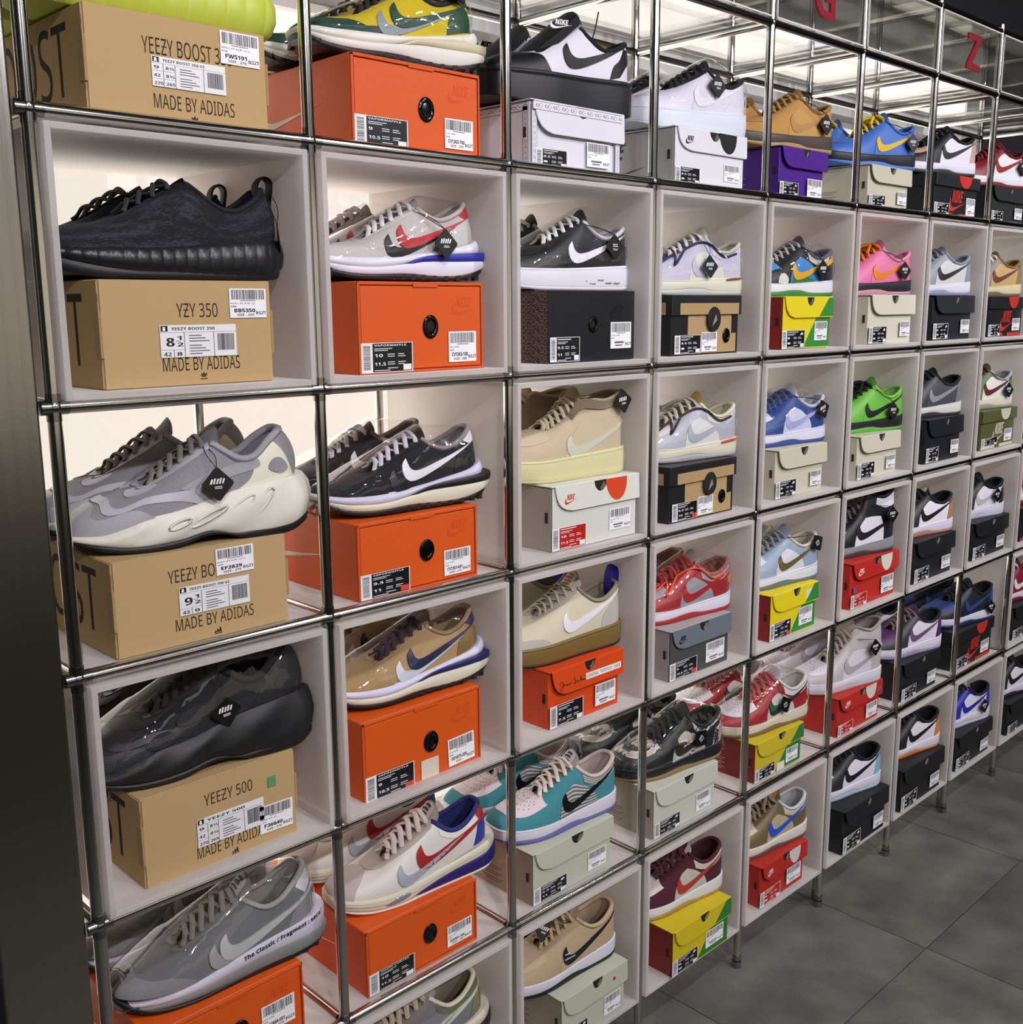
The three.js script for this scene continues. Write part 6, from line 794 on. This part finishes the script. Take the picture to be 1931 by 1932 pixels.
// bottom row, cubes on the legs
cell(1, 5, null, { kind: 'runner', desc: 'grey-green suede runner with cream rim', short: 'grey-green runner', base: .335, cx: .50, fabric: 'suede', c: { base: 0x77777b, toe: 0x8d8a80, eye: 0x83807a, heel: 0x7a765e, collar: mat(0x6d7259, .8, { bump: 'mesh', bs: .001 }), sw: 0xc4cbb2, sw2: 0x8a8f96, low: 0xd2ccb6, plate: 0x24242a, out: 0xa9a292, lace: 0xb3a48c, tongue: 0xc4b8ac, tongueLabel: 0xcfc5bb, tongueMark: 0x8e2a3a, lining: 0x8a8272, rim: 0xd6cdb9, insole: 0x15181c } });
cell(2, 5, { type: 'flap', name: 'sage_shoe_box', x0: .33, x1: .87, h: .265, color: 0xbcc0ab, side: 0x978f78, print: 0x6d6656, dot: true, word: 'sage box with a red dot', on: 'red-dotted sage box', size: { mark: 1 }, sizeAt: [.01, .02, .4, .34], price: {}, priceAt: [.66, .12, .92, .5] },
  { kind: 'dunk', desc: 'sand beige sneaker with black stripe', short: 'sand beige sneaker', fabric: 'suede', cx: .51, z: -.20, perf: false, c: { base: 0xb09a7c, toe: 0xb9a488, qtr: 0xb49e80, sw: 0x14151a, mid: 0xd2d1de, out: 0x14141c, lace: 0xb89e76, tongue: 0xb7a283, tongueLabel: 0xb9a587, tongueMark: 0x17161a, lining: 0xb5a082, insole: 0x1b2030 }, model: { laceR: .012 }, more: [['stripe_line', { xy: [[.47, .20, 1], [.52, .195, 1], [.52, .20, 1], [.47, .206, 1]] }, 0xd0cdd0, 'leather', .011], ['stripe_line', { xy: [[.465, .168, 1], [.56, .165, 1], [.56, .170, 1], [.465, .174, 1]] }, 0xd0cdd0, 'leather', .011]], tag: { x: .40, y: .34, rz: -.6, ry: -.1, rx: -.5, out: .02 } });
cell(3, 5, { type: 'flap', name: 'striped_shoe_box', x0: .305, x1: .885, h: .285, color: 0xd0bb1a, side: 0x84191b, flap: 0xd0bb1a, lid: 0xd0bb1a, sb: 0x2c7a30, print: 0xc99a94, word: 'yellow and green box in the bottom row', on: 'bottom yellow and green box', size: { mark: 1 }, price: {}, priceAt: [.58, .15, .90, .52], sizeAt: [0, .02, .44, .36] },
  { kind: 'dunk', desc: 'burgundy sneaker with brick red stripe', short: 'burgundy sneaker', fabric: 'suede', cx: .52, z: -.20, c: { base: 0x471524, toe: 0xcfc9c4, qtr: 0xb9b4a9, sw: 0xa5382c, mid: 0xd6d8da, out: 0xa88a4c, lace: 0x481727, tongue: 0xd0ccc4, tongueLabel: 0x4a1826, tongueMark: 0xb35a4c, lining: 0x431423, collar: 0xbfb8aa, perf: 0x6b625c }, model: { laceR: .014 }, bow: true });
cell(4, 5, { type: 'flap', name: 'red_shoe_box', x0: .26, x1: .80, h: .295, color: 0xb3261c, blob: 0xcfcfcb, logo: 0xdedad2, word: 'red box with white half circle, bottom row', on: 'bottom red box', size: { red: 1 }, price: {}, priceAt: [.58, .16, .9, .55], sizeAt: [0, .02, .44, .38] },
  { kind: 'dunk', desc: 'brown and cream sneaker with blue stripe', short: 'brown and cream sneaker', cx: .52, z: -.20, c: { base: 0x6a5a3c, toe: 0xc6bba2, qtr: 0xb0a386, sw: 0x1f52c4, mid: 0xd9d6ca, out: 0x5d5348, lace: 0x887a64, tongue: 0x75664a, tongueLabel: 0xd07a2a, lining: 0xbfc0c2, collar: 0xbcb39e, perf: 0x7d725c }, model: { laceR: .014 }, bow: true });
cell(5, 5, { type: 'flap', name: 'black_shoe_box', x0: .30, x1: .96, h: .305, color: 0x14161b, word: 'black flip-lid box fifth from right, bottom row', on: 'bottom black box', size: { mark: 1 }, price: {}, sizeAt: [.01, .03, .40, .40] },
  { kind: 'court', desc: 'black and white sneaker with sky-blue heel', short: 'sky-blue-heeled sneaker', cx: .50, z: -.20, c: { base: 0x222429, toe: 0xdcdae6, qtr: 0xdddbe8, sw: 0x15161b, heel: 0x7eb6cc, mid: 0xd9d8e6, out: 0xa9c0d2, lace: 0x131318, tongue: 0x17181d, lining: 0x12131a } });
cell(6, 5, { type: 'flap', name: 'black_shoe_box', x0: .225, x1: .93, h: .32, color: 0x16181c, word: 'black flip-lid box under an orange-heeled pair', on: 'black bottom-row box', size: { mark: 1 }, price: {}, sizeAt: [.01, .03, .38, .38] },
  { kind: 'court', desc: 'black and white sneaker with orange heel', short: 'orange-heeled sneaker', cx: .50, z: -.20, c: { base: 0x181920, toe: 0xd07a2a, qtr: 0xdcdae4, sw: 0x14151a, heel: 0xcf8238, mid: 0xdad8e4, out: 0xc8782f, lace: 0x131318, tongue: 0x16171c, tongueLabel: 0xb3aca6, lining: 0x12131a } });
cell(7, 5, { type: 'flap', name: 'black_shoe_box', x0: .215, x1: .91, h: .305, color: 0x15181a, word: 'black flip-lid box by the last leg', on: 'black box by the last leg', size: { mark: 1 }, price: {}, sizeAt: [.01, .03, .38, .38] },
  { kind: 'court', desc: 'royal blue and white sneaker', short: 'royal blue sneaker', cx: .50, z: -.20, c: { base: 0x2426a0, toe: 0xdcdbe8, qtr: 0xdad9e8, sw: 0x24269c, heel: 0x2426a0, mid: 0xd8d7e6, out: 0xc9c9d6, lace: 0x131318, tongue: 0x9a9a9c, tongueLabel: 0xc9c9cc, tongueMark: 0x24269c, lining: 0x14151c }, tag: { x: .80, y: .17 } });
cell(8, 5, { type: 'flap', name: 'black_shoe_box', x0: .25, x1: .90, h: .3, color: 0x15171b, word: 'black box at the right edge, bottom row', on: 'bottom right black box', size: { mark: 1 }, price: {} },
  { kind: 'court', desc: 'black, purple and white sneaker', short: 'black and purple sneaker', cx: .50, z: -.20, c: { base: 0x17171e, toe: 0x3a2a5e, qtr: 0xdcdae4, sw: 0x17171e, heel: 0x3a2a5e, mid: 0xd8d7e4, out: 0x2a2a34, lace: 0x131318, tongue: 0x1a1a20, lining: 0x14151c } });

sheetMats();
for (const o of scene.children) { const l = o.userData.label; if (l && l.split(/\s+/).length > 16) console.log('LONG', o.name, l); }
renderer.render(scene, camera);
